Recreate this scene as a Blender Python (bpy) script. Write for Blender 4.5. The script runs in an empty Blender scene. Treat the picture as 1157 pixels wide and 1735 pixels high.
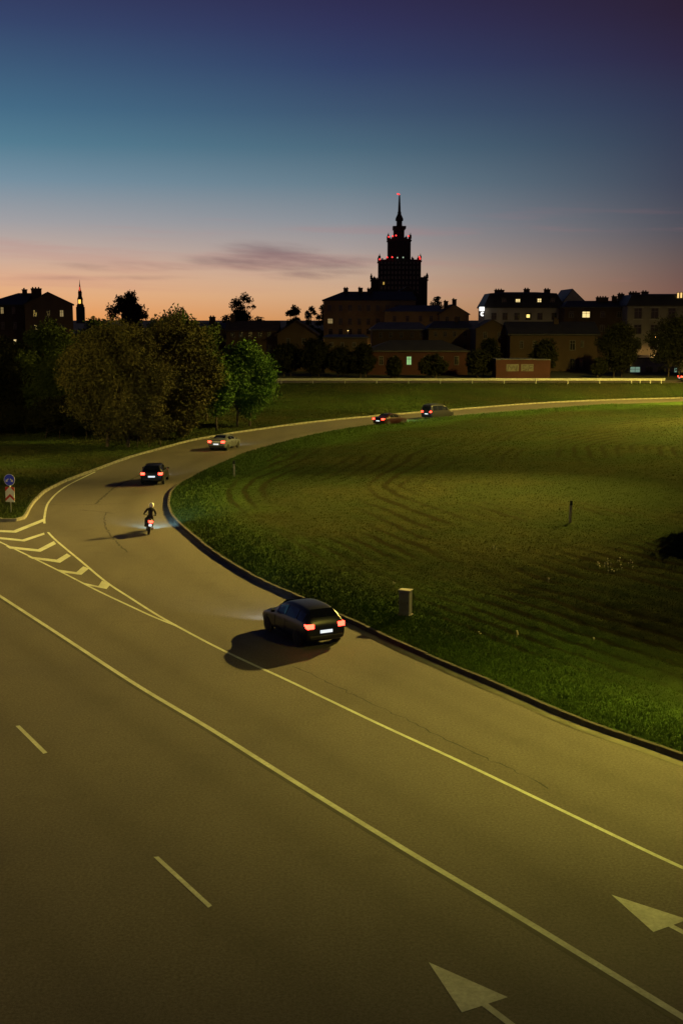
import bpy, bmesh, math, random
import numpy as np
from mathutils import Vector, Matrix, Quaternion

R = math.radians
rng = np.random.default_rng(7)
random.seed(7)
scene = bpy.context.scene
COL = scene.collection

# ------------------------------------------------------------------ camera
CAM_H, PITCH, FPX = 12.5, math.atan((867.5 - 540) / 2168.75), 2168.75
cam_data = bpy.data.cameras.new('camera')
cam_data.sensor_fit = 'VERTICAL'; cam_data.sensor_height = 36.0; cam_data.lens = 45.0
cam_data.clip_start = 0.5; cam_data.clip_end = 20000
cam = bpy.data.objects.new('camera', cam_data); COL.objects.link(cam)
cam.location = (0, 0, CAM_H); cam.rotation_euler = (math.pi / 2 - PITCH, 0, 0)
scene.camera = cam

# ------------------------------------------------------------------ exposure
scene.view_settings.view_transform = 'Standard'
scene.view_settings.look = 'None'
scene.view_settings.exposure = 0.0
scene.view_settings.gamma = 1.0
scene.cycles.use_denoising = True
scene.cycles.sample_clamp_indirect = 4.0
scene.cycles.max_bounces = 6

def lin(r, g, b):
    def f(c):
        c /= 255.0
        return c / 12.92 if c <= 0.04045 else ((c + 0.055) / 1.055) ** 2.4
    return (f(r), f(g), f(b), 1.0)

# ------------------------------------------------------------------ world: dusk sky
world = bpy.data.worlds.new('World'); scene.world = world; world.use_nodes = True
wt = world.node_tree; wt.nodes.clear()
def wn(t): return wt.nodes.new(t)
def wm(op, a, b=None, c=None, clamp=False):
    n = wn('ShaderNodeMath'); n.operation = op; n.use_clamp = clamp
    for i, v in enumerate((a, b, c)):
        if v is None: continue
        if isinstance(v, (int, float)): n.inputs[i].default_value = v
        else: wt.links.new(v, n.inputs[i])
    return n.outputs[0]
def wsmooth(v, a, b):
    n = wn('ShaderNodeMapRange'); n.interpolation_type = 'SMOOTHSTEP'
    wt.links.new(v, n.inputs[0]); n.inputs[1].default_value = a; n.inputs[2].default_value = b
    return n.outputs[0]
def wmix(f, a, b):
    n = wn('ShaderNodeMix'); n.data_type = 'RGBA'
    if isinstance(f, float): n.inputs[0].default_value = f
    else: wt.links.new(f, n.inputs[0])
    for i, v in ((6, a), (7, b)):
        if isinstance(v, tuple): n.inputs[i].default_value = v
        else: wt.links.new(v, n.inputs[i])
    return n.outputs[2]
SUN_AZ, SUN_EL = R(-30), R(-3.0)
tc = wn('ShaderNodeTexCoord'); sep = wn('ShaderNodeSeparateXYZ'); wt.links.new(tc.outputs['Generated'], sep.inputs[0])
DX, DY, DZ = sep.outputs
EL = wm('MULTIPLY', wm('ARCSINE', DZ), 180 / math.pi)
AZ = wm('MULTIPLY', wm('ARCTAN2', DX, DY), 180 / math.pi)
def ramp(stops):
    n = wn('ShaderNodeValToRGB'); n.color_ramp.interpolation = 'B_SPLINE' if False else 'LINEAR'
    el = n.color_ramp.elements
    while len(el) > 1: el.remove(el[-1])
    first = True
    for py, c in stops:
        e = math.degrees(math.atan((867.5 - py) / FPX) - PITCH) if py > -900 else -py / 100
        p = max(0, min(1, e / 40))
        if first: el[0].position = p; el[0].color = lin(*c); first = False
        else: x = el.new(p); x.color = lin(*c)
    wt.links.new(wm('DIVIDE', EL, 40, clamp=True), n.inputs[0])
    return n.outputs[0]
LEFT = ramp([(540, (240, 160, 92)), (505, (236, 176, 124)), (470, (226, 178, 144)), (430, (200, 174, 160)), (380, (164, 162, 166)), (310, (118, 145, 163)),
             (250, (84, 126, 148)), (190, (68, 108, 136)), (120, (60, 90, 122)), (50, (53, 70, 108)), (0, (50, 60, 98)), (-2400, (36, 42, 74)), (-3900, (24, 28, 52))])
MID = ramp([(540, (208, 152, 102)), (500, (212, 170, 134)), (460, (198, 170, 150)), (420, (168, 157, 155)), (370, (137, 144, 153)), (310, (102, 126, 141)),
            (250, (76, 106, 126)), (190, (62, 86, 114)), (110, (50, 64, 102)), (40, (48, 51, 90)), (0, (46, 45, 82)), (-2400, (32, 33, 60)), (-3900, (22, 23, 44))])
RIGHT = ramp([(540, (128, 88, 72)), (490, (118, 86, 78)), (440, (100, 85, 85)), (390, (78, 79, 90)), (320, (62, 67, 86)),
              (250, (53, 60, 83)), (190, (47, 52, 79)), (110, (45, 38, 66)), (40, (43, 31, 53)), (0, (42, 29, 48)), (-2400, (28, 22, 36)), (-3900, (20, 17, 29))])
# angle away from the place where the sun went down
sx, sy = math.sin(R(-40)), math.cos(R(-40))
hyp = wm('SQRT', wm('ADD', wm('MULTIPLY', DX, DX), wm('MULTIPLY', DY, DY)))
COSA = wm('DIVIDE', wm('ADD', wm('MULTIPLY', DX, sx), wm('MULTIPLY', DY, sy)), wm('MAXIMUM', hyp, 1e-4))
A = wm('DIVIDE', wm('SUBTRACT', 0.906, COSA), 0.332, clamp=True)
c1 = wmix(wm('DIVIDE', A, 0.43, clamp=True), LEFT, MID)
c2 = wmix(wm('DIVIDE', wm('SUBTRACT', A, 0.43), 0.57, clamp=True), c1, RIGHT)
# thin evening cloud streaks
def wnoise(sc_az, sc_el, detail, seed, tilt=0.0):
    cmb = wn('ShaderNodeCombineXYZ')
    wt.links.new(wm('MULTIPLY', AZ, sc_az), cmb.inputs[0])
    wt.links.new(wm('MULTIPLY', wm('SUBTRACT', EL, wm('MULTIPLY', AZ, tilt)), sc_el), cmb.inputs[1]); cmb.inputs[2].default_value = seed
    n = wn('ShaderNodeTexNoise'); n.inputs['Scale'].default_value = 1; n.inputs['Detail'].default_value = detail; n.inputs['Roughness'].default_value = 0.55
    wt.links.new(cmb.outputs[0], n.inputs['Vector']); return n.outputs['Fac']
def blob(az, el, w, h, tilt=0.0):
    dx = wm('DIVIDE', wm('SUBTRACT', AZ, az), w)
    dy = wm('DIVIDE', wm('SUBTRACT', wm('SUBTRACT', EL, el), wm('MULTIPLY', wm('SUBTRACT', AZ, az), tilt)), h)
    return wm('SUBTRACT', 1.0, wm('ADD', wm('MULTIPLY', dx, dx), wm('MULTIPLY', dy, dy)), clamp=True)
n1 = wnoise(0.42, 2.9, 9, 3.1, -0.07); n2 = wnoise(0.10, 1.5, 4, 8.4, -0.03)
body = blob(-2.6, 2.45, 6.0, 0.55, -0.012)
for bb, wgt in ((blob(-3.0, 2.95, 3.6, 0.55, -0.08), .85), (blob(-1.0, 1.95, 3.6, 0.36, 0.03), .75), (blob(-9.0, 2.25, 7.0, 0.34, 0.005), .6), (blob(-10.5, 1.75, 6.5, 0.18, 0.01), .5)):
    body = wm('MAXIMUM', body, wm('MULTIPLY', bb, wgt))
cl = wm('MULTIPLY', wm('MULTIPLY', wsmooth(wm('ADD', wm('MULTIPLY', n1, 1.5), wm('MULTIPLY', body, 0.75)), 0.75, 1.75), wsmooth(body, 0.0, 0.9)), 0.85)
band = wm('MULTIPLY', wsmooth(EL, 0.3, 1.6), wsmooth(EL, 5.6, 3.2))
st = wm('MULTIPLY', wm('MULTIPLY', wsmooth(n2, 0.5, 0.72), band), 0.4)
c3 = wmix(st, c2, wmix(0.45, c2, lin(190, 120, 120)))
c4 = wmix(cl, c3, wmix(0.66, c3, lin(104, 74, 88)))
bg = wn('ShaderNodeBackground'); wt.links.new(c4, bg.inputs[0]); bg.inputs[1].default_value = 0.96
sky = wn('ShaderNodeTexSky'); sky.sky_type = 'NISHITA'; sky.sun_disc = False; sky.sun_elevation = SUN_EL; sky.sun_rotation = SUN_AZ
bg2 = wn('ShaderNodeBackground'); wt.links.new(sky.outputs[0], bg2.inputs[0]); bg2.inputs[1].default_value = 0.012
add = wn('ShaderNodeAddShader'); wt.links.new(bg.outputs[0], add.inputs[0]); wt.links.new(bg2.outputs[0], add.inputs[1])
wo = wn('ShaderNodeOutputWorld'); wt.links.new(add.outputs[0], wo.inputs[0])

# sun already set: only a trace of afterglow low over the roofs
sd = bpy.data.lights.new('sun', 'SUN'); sd.energy = 0.04; sd.angle = R(12); sd.color = (1.0, 0.62, 0.38)
sun = bpy.data.objects.new('sun', sd); COL.objects.link(sun)
sun.rotation_euler = Vector((math.sin(SUN_AZ), math.cos(SUN_AZ), 0.03)).to_track_quat('Z', 'Y').to_euler()

# ------------------------------------------------------------------ layout helpers
def ray(x, y):
    u, v = (x - 578.5) / FPX, (867.5 - y) / FPX
    return Vector((u, math.cos(PITCH) + v * math.sin(PITCH), -math.sin(PITCH) + v * math.cos(PITCH)))
def G(x, y, z=0.0):                      # point of the ground (height z) seen at a place of the photograph
    d = ray(x, y); t = (z - CAM_H) / d.z
    return Vector((d.x * t, d.y * t, z))
def AT(x, y, Y):                         # point at distance Y
    d = ray(x, y); t = Y / d.y
    return Vector((d.x * t, Y, CAM_H + d.z * t))
PLAT = 1.94                              # level of the town behind the crash barrier

def tag(o, label=None, cat=None, group=None, kind=None):
    if label: o['label'] = label
    if cat: o['category'] = cat
    if group: o['group'] = group
    if kind: o['kind'] = kind
    return o
def link(name, me, mat=None, parent=None):
    o = bpy.data.objects.new(name, me); COL.objects.link(o)
    if mat is not None and len(me.materials) == 0: me.materials.append(mat)
    if parent: o.parent = parent
    return o
def empty(name, loc=(0, 0, 0), rz=0.0):
    o = bpy.data.objects.new(name, None); COL.objects.link(o); o.location = loc; o.rotation_euler = (0, 0, rz); o.empty_display_size = 0.3
    return o
def np_mesh(name, verts, faces, smooth=False):
    verts = np.asarray(verts, np.float32); faces = np.asarray(faces, np.int32)
    me = bpy.data.meshes.new(name); k = faces.shape[1]
    me.vertices.add(len(verts)); me.vertices.foreach_set('co', verts.ravel())
    me.loops.add(faces.size); me.loops.foreach_set('vertex_index', faces.ravel())
    me.polygons.add(len(faces)); me.polygons.foreach_set('loop_start', np.arange(0, faces.size, k, dtype=np.int32))
    if smooth: me.polygons.foreach_set('use_smooth', np.ones(len(faces), bool))
    me.update(calc_edges=True); me.validate(); return me
class MB:
    """collects shapes into one mesh"""
    def __init__(s): s.bm = bmesh.new()
    def box(s, c, d, rz=0.0, bev=0.0, taper=1.0):
        r = bmesh.ops.create_cube(s.bm, size=1.0); vs = r['verts']
        for v in vs:
            if v.co.z > 0: v.co.x *= taper; v.co.y *= taper
            v.co = Vector((v.co.x * d[0], v.co.y * d[1], v.co.z * d[2]))
        if bev:
            es = list({e for v in vs for e in v.link_edges})
            g = bmesh.ops.bevel(s.bm, geom=es, offset=bev, segments=2, profile=0.5, affect='EDGES'); vs = list({v for f in g['faces'] for v in f.verts} | {v for v in vs if v.is_valid})
        bmesh.ops.rotate(s.bm, verts=vs, cent=(0, 0, 0), matrix=Matrix.Rotation(rz, 3, 'Z'))
        bmesh.ops.translate(s.bm, verts=vs, vec=c); return s
    def poly(s, pts, n=None):
        f = s.bm.faces.new([s.bm.verts.new(p) for p in pts]); return s
    def prism(s, pts, vec):
        a = [s.bm.verts.new(p) for p in pts]; b = [s.bm.verts.new(Vector(p) + Vector(vec)) for p in pts]
        s.bm.faces.new(a); s.bm.faces.new(b[::-1])
        for i in range(len(a)):
            j = (i + 1) % len(a); s.bm.faces.new((a[j], a[i], b[i], b[j]))
        return s
    def tube(s, pts, rad, seg=8, cap=True):
        pts = [Vector(p) for p in pts]; rings = []
        rad = rad if isinstance(rad, (list, tuple)) else [rad] * len(pts)
        up = Vector((0.13, 0.31, 0.94)).normalized()
        for i, p in enumerate(pts):
            t = (pts[min(i + 1, len(pts) - 1)] - pts[max(i - 1, 0)]).normalized()
            a = t.cross(up)
            if a.length < 1e-3: a = t.cross(Vector((1, 0, 0)))
            a.normalize(); b = t.cross(a)
            rings.append([s.bm.verts.new(p + (a * math.cos(q) + b * math.sin(q)) * rad[i]) for q in [2 * math.pi * k / seg for k in range(seg)]])
        for r0, r1 in zip(rings, rings[1:]):
            for k in range(seg): s.bm.faces.new((r0[k], r0[(k + 1) % seg], r1[(k + 1) % seg], r1[k]))
        if cap: s.bm.faces.new(rings[0][::-1]); s.bm.faces.new(rings[-1])
        return s
    def lathe(s, prof, c=(0, 0, 0), seg=16):
        rings = []
        for r, z in prof: rings.append([s.bm.verts.new((c[0] + r * math.cos(2 * math.pi * k / seg), c[1] + r * math.sin(2 * math.pi * k / seg), c[2] + z)) for k in range(seg)])
        for r0, r1 in zip(rings, rings[1:]):
            for k in range(seg): s.bm.faces.new((r0[k], r0[(k + 1) % seg], r1[(k + 1) % seg], r1[k]))
        s.bm.faces.new(rings[0][::-1]); s.bm.faces.new(rings[-1]); return s
    def mesh(s, name, smooth=False):
        bmesh.ops.recalc_face_normals(s.bm, faces=s.bm.faces)
        me = bpy.data.meshes.new(name); s.bm.to_mesh(me); s.bm.free()
        if smooth:
            for p in me.polygons: p.use_smooth = True
        return me
    def build(s, name, mat, parent=None, smooth=False):
        return link(name, s.mesh(name, smooth), mat, parent)

# ------------------------------------------------------------------ noise for shapes
def vnoise(x, y, seed=0):
    x = np.asarray(x, float); y = np.asarray(y, float)
    xi = np.floor(x).astype(np.int64); yi = np.floor(y).astype(np.int64); fx = x - xi; fy = y - yi
    def h(a, b):
        n = (a * 374761393 + b * 668265263 + seed * 974634777) & 0xFFFFFFFF
        n = ((n ^ (n >> 13)) * 1274126177) & 0xFFFFFFFF
        return ((n ^ (n >> 16)) & 0xFFFF) / 65535.0
    u = fx * fx * (3 - 2 * fx); v = fy * fy * (3 - 2 * fy)
    return (h(xi, yi) * (1 - u) + h(xi + 1, yi) * u) * (1 - v) + (h(xi, yi + 1) * (1 - u) + h(xi + 1, yi + 1) * u) * v
def fbm(x, y, o=4, seed=0):
    t = 0; a = 0.5
    for i in range(o): t = t + a * vnoise(x, y, seed + i); x = x * 2.03; y = y * 2.03; a *= 0.5
    return t

# ------------------------------------------------------------------ materials
MATS = {}
def mat(name, col, rough=0.8, var=0.25, scale=3.0, col2=None, bump=0.0, bscale=40.0, metal=0.0, emit=None, estr=0.0, spec=0.4, detail=6, trans=0.0):
    if name in MATS: return MATS[name]
    m = bpy.data.materials.new(name); m.use_nodes = True; t = m.node_tree; p = t.nodes['Principled BSDF']
    tcn = t.nodes.new('ShaderNodeTexCoord')
    n = t.nodes.new('ShaderNodeTexNoise'); n.inputs['Scale'].default_value = scale; n.inputs['Detail'].default_value = detail
    t.links.new(tcn.outputs['Object'], n.inputs['Vector'])
    mr = t.nodes.new('ShaderNodeMapRange'); mr.inputs[1].default_value = 0.3; mr.inputs[2].default_value = 0.7; t.links.new(n.outputs['Fac'], mr.inputs[0])
    mx = t.nodes.new('ShaderNodeMix'); mx.data_type = 'RGBA'; t.links.new(mr.outputs[0], mx.inputs[0])
    c = col[:3]; c2 = col2[:3] if col2 else tuple(k * (1 + var) for k in c); ca = tuple(k * (1 - var) for k in c) if not col2 else c
    mx.inputs[6].default_value = (*ca, 1); mx.inputs[7].default_value = (*c2, 1)
    t.links.new(mx.outputs[2], p.inputs['Base Color'])
    p.inputs['Roughness'].default_value = rough; p.inputs['Metallic'].default_value = metal; p.inputs['Specular IOR Level'].default_value = spec
    if trans: p.inputs['Transmission Weight'].default_value = trans
    if bump:
        b = t.nodes.new('ShaderNodeTexNoise'); b.inputs['Scale'].default_value = bscale; b.inputs['Detail'].default_value = 4
        t.links.new(tcn.outputs['Object'], b.inputs['Vector'])
        bn = t.nodes.new('ShaderNodeBump'); bn.inputs['Strength'].default_value = bump; bn.inputs['Distance'].default_value = 0.02
        t.links.new(b.outputs['Fac'], bn.inputs['Height']); t.links.new(bn.outputs[0], p.inputs['Normal'])
    if emit: p.inputs['Emission Color'].default_value = (*emit[:3], 1); p.inputs['Emission Strength'].default_value = estr
    MATS[name] = m; return m

def nodes_mat(name):
    m = bpy.data.materials.new(name); m.use_nodes = True; MATS[name] = m
    return m, m.node_tree, m.node_tree.nodes['Principled BSDF']
def tn(t, scale, detail=5, rough=0.55, vec=None, mapping=None):
    n = t.nodes.new('ShaderNodeTexNoise'); n.inputs['Scale'].default_value = scale; n.inputs['Detail'].default_value = detail; n.inputs['Roughness'].default_value = rough
    if vec is None:
        g = t.nodes.new('ShaderNodeNewGeometry'); vec = g.outputs['Position']
    if mapping:
        mp = t.nodes.new('ShaderNodeMapping'); mp.inputs['Scale'].default_value = mapping[0]; mp.inputs['Rotation'].default_value = mapping[1]
        t.links.new(vec, mp.inputs['Vector']); vec = mp.outputs[0]
    t.links.new(vec, n.inputs['Vector']); return n.outputs['Fac']
def tmap(t, v, a, b, c=0.0, d=1.0):
    n = t.nodes.new('ShaderNodeMapRange'); t.links.new(v, n.inputs[0])
    for i, k in enumerate((a, b, c, d)): n.inputs[1 + i].default_value = k
    return n.outputs[0]
def tmix(t, f, a, b, mode='MIX'):
    n = t.nodes.new('ShaderNodeMix'); n.data_type = 'RGBA'; n.blend_type = mode
    if isinstance(f, (int, float)): n.inputs[0].default_value = f
    else: t.links.new(f, n.inputs[0])
    for i, v in ((6, a), (7, b)):
        if isinstance(v, tuple): n.inputs[i].default_value = (*v[:3], 1)
        else: t.links.new(v, n.inputs[i])
    return n.outputs[2]
def tbump(t, h, strength, dist):
    b = t.nodes.new('ShaderNodeBump'); b.inputs['Strength'].default_value = strength; b.inputs['Distance'].default_value = dist
    t.links.new(h, b.inputs['Height']); return b.outputs[0]

# asphalt: fine chippings, broad worn patches, long streaks with the traffic
ASPHALT, t, p = nodes_mat('asphalt')
fine = tmap(t, tn(t, 13, 5, 0.85), 0.36, 0.64); broad = tmap(t, tn(t, 0.16, 4), 0.3, 0.7)
streak = tmap(t, tn(t, 1.0, 4, 0.6, mapping=((0.55, 0.05, 1), (0, 0, R(-31)))), 0.32, 0.68)
patch = tmap(t, tn(t, 1.3, 4, 0.6), 0.3, 0.72)
c = tmix(t, broad, (0.080, 0.070, 0.064), (0.110, 0.097, 0.087))
c = tmix(t, tmap(t, streak, 0, 1, 0, 0.5), c, (0.068, 0.060, 0.055))
c = tmix(t, tmap(t, patch, 0, 1, 0.0, 0.25), c, (0.12, 0.105, 0.094))
c = tmix(t, tmap(t, fine, 0, 1, 0, 0.9), tmix(t, 1.0, c, (1.5, 1.5, 1.5), 'MULTIPLY'), tmix(t, 1.0, c, (0.50, 0.50, 0.50), 'MULTIPLY'))
stain = tmap(t, tn(t, 0.55, 6, 0.72), 0.56, 0.74)
c = tmix(t, tmap(t, stain, 0, 1, 0, 0.38), c, (0.045, 0.040, 0.036))
wa = t.nodes.new('ShaderNodeAttribute'); wa.attribute_name = 'wear'
c = tmix(t, tmap(t, wa.outputs['Fac'], 0, 1, 0, 0.6), c, tmix(t, 1.0, c, (0.55, 0.54, 0.52), 'MULTIPLY'))
t.links.new(c, p.inputs['Base Color']); p.inputs['Specular IOR Level'].default_value = 0.25
t.links.new(tmap(t, broad, 0, 1, 0.72, 0.86), p.inputs['Roughness'])
t.links.new(tbump(t, tn(t, 45, 3, 0.7), 0.5, 0.02), p.inputs['Normal'])

PAINT, t, p = nodes_mat('road_paint')
w = tmap(t, tn(t, 9, 5, 0.7), 0.36, 0.62); w2 = tmap(t, tn(t, 1.1, 3), 0.3, 0.75)
c = tmix(t, w, (0.42, 0.45, 0.38), (0.62, 0.66, 0.57)); c = tmix(t, tmap(t, w2, 0, 1, 0, 0.55), c, (0.38, 0.40, 0.34))
chip = tmap(t, tn(t, 16, 6, 0.8), 0.60, 0.66); dirt = tmap(t, tn(t, 0.8, 4, 0.6), 0.42, 0.62)
c = tmix(t, tmap(t, chip, 0, 1, 0, 0.8), c, (0.13, 0.12, 0.105)); c = tmix(t, tmap(t, dirt, 0, 1, 0, 0.35), c, (0.20, 0.19, 0.16))
t.links.new(c, p.inputs['Base Color']); p.inputs['Roughness'].default_value = 0.75
t.links.new(tbump(t, tn(t, 30, 3), 0.3, 0.01), p.inputs['Normal'])

def lawn_mat(name, green, dry, dark):
    m, t, p = nodes_mat(name)
    g = t.nodes.new('ShaderNodeNewGeometry').outputs['Position']
    a = tmap(t, tn(t, 0.085, 5, 0.6, g), 0.40, 0.60); b = tmap(t, tn(t, 0.9, 5, 0.65, g), 0.3, 0.7); f = tmap(t, tn(t, 7, 4, 0.7, g), 0.3, 0.7)
    at = t.nodes.new('ShaderNodeAttribute'); at.attribute_name = 'thatch'
    lu = t.nodes.new('ShaderNodeAttribute'); lu.attribute_name = 'lush'
    c = tmix(t, lu.outputs['Fac'], tmix(t, a, dark, dry), green); c = tmix(t, tmap(t, b, 0, 1, 0, 0.75), c, dark)
    c = tmix(t, tmap(t, f, 0, 1, 0, 0.5), c, tmix(t, 1.0, c, (1.7, 1.6, 1.2), 'MULTIPLY'))
    c = tmix(t, tmap(t, at.outputs['Fac'], 0.05, 0.5, 0, 0.85), c, (0.018, 0.016, 0.008))
    t.links.new(c, p.inputs['Base Color']); p.inputs['Roughness'].default_value = 1.0; p.inputs['Specular IOR Level'].default_value = 0.0
    t.links.new(tbump(t, tn(t, 14, 4, 0.7, g), 0.9, 0.06), p.inputs['Normal'])
    return m
LAWN = lawn_mat('lawn', (0.044, 0.082, 0.022), (0.038, 0.037, 0.019), (0.022, 0.030, 0.014))
BLADE, t, p = nodes_mat('grass_blades')
g = t.nodes.new('ShaderNodeNewGeometry').outputs['Position']
a = tmap(t, tn(t, 0.085, 5, 0.6, g), 0.40, 0.60); b = tmap(t, tn(t, 5, 2, 0.6, g), 0.3, 0.7)
lu = t.nodes.new('ShaderNodeAttribute'); lu.attribute_name = 'lush'
c = tmix(t, lu.outputs['Fac'], tmix(t, a, (0.028, 0.042, 0.014), (0.050, 0.048, 0.019)), (0.058, 0.106, 0.026)); c = tmix(t, tmap(t, b, 0, 1, 0, 0.4), c, (0.062, 0.075, 0.024))
t.links.new(c, p.inputs['Base Color']); p.inputs['Roughness'].default_value = 1.0; p.inputs['Specular IOR Level'].default_value = 0.0

EARTH = mat('earth', (0.03, 0.032, 0.014), 0.95, 0.4, 0.3)
CONC = mat('kerb_concrete', (0.19, 0.18, 0.155), 0.9, 0.35, 3.0, bump=0.5, bscale=30)
GUTTER = mat('gutter_concrete', (0.145, 0.135, 0.115), 0.9, 0.3, 1.4, bump=0.4, bscale=30)
CRACK = mat('crack_sealant', (0.018, 0.017, 0.016), 0.8, 0.3, 5)
TAR = mat('tar_seam', (0.04, 0.037, 0.033), 0.8, 0.35, 2)
STEEL = mat('galvanised_steel', (0.42, 0.42, 0.41), 0.5, 0.2, 4, metal=0.7)
DARKMETAL = mat('dark_metal', (0.05, 0.05, 0.052), 0.5, 0.2, 5, metal=0.4)
BARK = mat('bark', (0.06, 0.045, 0.032), 0.95, 0.4, 6, bump=0.8, bscale=25)
BLACK = mat('black_plastic', (0.012, 0.012, 0.013), 0.55, 0.2, 8)
RUBBER = mat('tyre_rubber', (0.015, 0.015, 0.015), 0.85, 0.3, 20)
GLASSD = mat('dark_glass', (0.010, 0.012, 0.015), 0.06, 0.2, 2, spec=0.6)
CHROME = mat('bright_metal', (0.5, 0.5, 0.52), 0.25, 0.1, 4, metal=0.9)
REDLAMP = mat('tail_light', (0.5, 0.01, 0.008), 0.3, 0.1, 4, emit=(1.0, 0.035, 0.018), estr=13.0)
PLATE = mat('number_plate', (0.75, 0.76, 0.78), 0.4, 0.05, 4, emit=(0.82, 0.92, 1.0), estr=0.9)  # plate glows in place of a plate lamp's light
HEADLAMP = mat('headlight', (0.8, 0.8, 0.8), 0.2, 0.05, 4, emit=(0.85, 0.93, 1.0), estr=2.5)
OBST = mat('obstruction_lamp', (0.5, 0.02, 0.02), 0.4, 0.1, 1, emit=(1.0, 0.045, 0.04), estr=1.9)
WHITELAMP = mat('white_lamp', (0.7, 0.75, 0.7), 0.4, 0.1, 1, emit=(0.75, 1.0, 0.7), estr=0.5)
SODIUM = mat('sodium_glass', (0.8, 0.7, 0.4), 0.3, 0.05, 2, emit=(1.0, 0.68, 0.2), estr=20)

# ------------------------------------------------------------------ curves traced on the ground
def smooth_curve(pts, step, z=0.0):
    P = [G(x, y, z) if not isinstance(x, Vector) else x for x, y in pts] if not isinstance(pts[0], Vector) else pts
    P = [Vector(q) for q in P]; out = []
    for i in range(len(P) - 1):
        p0, p1, p2, p3 = P[max(i - 1, 0)], P[i], P[i + 1], P[min(i + 2, len(P) - 1)]
        n = max(2, int((p2 - p1).length / 0.2))
        for k in range(n):
            s = k / n
            out.append(0.5 * ((2 * p1) + (p2 - p0) * s + (2 * p0 - 5 * p1 + 4 * p2 - p3) * s * s + (3 * p1 - p0 - 3 * p2 + p3) * s ** 3))
    out.append(P[-1])
    a = np.array([(q.x, q.y) for q in out])
    for _ in range(6): a[1:-1] = 0.25 * a[:-2] + 0.5 * a[1:-1] + 0.25 * a[2:]
    d = np.concatenate([[0], np.cumsum(np.hypot(*np.diff(a, axis=0).T))])
    s = np.linspace(0, d[-1], max(2, int(round(d[-1] / step)) + 1))
    return np.stack([np.interp(s, d, a[:, 0]), np.interp(s, d, a[:, 1])], 1)
def extend(c, n0, n1):
    a = np.asarray(c); st = np.hypot(*(a[1] - a[0]))
    if n0: d = (a[0] - a[3]) / np.hypot(*(a[0] - a[3])); a = np.concatenate([a[0] + d * st * np.arange(n0, 0, -1)[:, None], a])
    if n1: d = (a[-1] - a[-4]) / np.hypot(*(a[-1] - a[-4])); a = np.concatenate([a, a[-1] + d * st * np.arange(1, n1 + 1)[:, None]])
    return a
def normals(a):
    t = np.gradient(a, axis=0); t /= np.hypot(t[:, 0], t[:, 1])[:, None]
    return np.stack([-t[:, 1], t[:, 0]], 1)
def strip(name, a, o0, o1, z, m, kind='structure', parent=None):
    n = normals(a); l = a + n * o0; r = a + n * o1
    v = np.concatenate([np.c_[l, np.full(len(a), z)], np.c_[r, np.full(len(a), z)]]); k = len(a); i = np.arange(k - 1)
    f = np.stack([i, i + 1, k + i + 1, k + i], 1)
    if o0 < o1: f = f[:, ::-1]
    o = link(name, np_mesh(name, v, f), m, parent)
    if kind and not parent: tag(o, kind=kind)
    return o

inner = smooth_curve([(1157, 1290), (1087, 1265), (975, 1226), (863, 1177), (752, 1130), (665, 1091), (613, 1066), (558, 1041), (508, 1018), (475, 1004), (420, 977), (360, 939),
                      (333, 917), (306, 894), (291, 878), (284.5, 862), (285, 848), (290, 834), (303, 822), (322, 812), (344, 800), (390, 780), (420, 768), (500, 746), (560, 733), (620, 724),
                      (700, 714), (800, 705), (878, 699), (943, 694), (1041, 687), (1157, 682)], 1.0)
inner = extend(inner, 16, 45)
outer = smooth_curve([(0, 884), (19, 885.5), (36, 883), (45, 878), (56, 857), (68, 844), (82, 832), (117, 815), (160, 799), (186, 789), (225, 775), (268, 763), (328, 747), (389, 736), (450, 727), (500, 720),
                      (610, 708), (780, 694), (910, 684), (1041, 678), (1157, 675)], 1.0)
outer = extend(outer, 0, 45)
edge_l = np.array([[outer[0][0] - 0.5 * 55 * k / 10, outer[0][1] + 0.9 * 55 * k / 10] for k in range(18, 0, -1)])
outer = np.concatenate([edge_l, outer]); outer = outer[np.concatenate([[True], np.hypot(*np.diff(outer, axis=0).T) > 0.05])]
dd = np.concatenate([[0], np.cumsum(np.hypot(*np.diff(outer, axis=0).T))]); ss = np.arange(0, dd[-1], 1.0)
outer = np.stack([np.interp(ss, dd, outer[:, 0]), np.interp(ss, dd, outer[:, 1])], 1)

# ------------------------------------------------------------------ ground, road
gx = np.array([-6000, -1500, -500, -200, 200, 500, 1500, 6000], float); gy = np.array([-300, 0, 100, 206.0, 213.0, 400, 1500, 8000.0])
zz = np.array([-0.06, -0.06, -0.06, -0.06, PLAT - .04, PLAT - .04, PLAT - .04, PLAT - .04])
v = [(x, y, z) for y, z in zip(gy, zz) for x in gx]
nx = len(gx); f = [(j * nx + i, j * nx + i + 1, (j + 1) * nx + i + 1, (j + 1) * nx + i) for j in range(len(gy) - 1) for i in range(nx - 1)]
tag(link('ground', np_mesh('ground', v, f), EARTH), kind='structure')
ax = np.concatenate([np.linspace(-110, -31, 16), np.linspace(-30, 14, 130), np.linspace(15, 110, 20)]); ay = np.concatenate([[4.0], np.linspace(8, 16, 5), np.linspace(16.5, 95, 230), np.linspace(97, 205.5, 40)])
RX, RY = np.meshgrid(ax, ay); nx = len(ax)
def dist_to(px, py, curve):
    out = np.empty(px.shape); fl = out.ravel(); X = px.ravel(); Y = py.ravel()
    for i in range(0, len(X), 20000):
        dxx = X[i:i + 20000, None] - curve[None, :, 0]; dyy = Y[i:i + 20000, None] - curve[None, :, 1]
        fl[i:i + 20000] = np.sqrt((dxx * dxx + dyy * dyy).min(1))
    return out
LINE1 = extend(smooth_curve([(0, 1009.5), (47, 1040), (110, 1081), (231, 1160), (350, 1231), (500, 1325), (687, 1440), (866, 1546), (1020, 1640), (1157, 1724)], 0.5), 90, 40)
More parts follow.
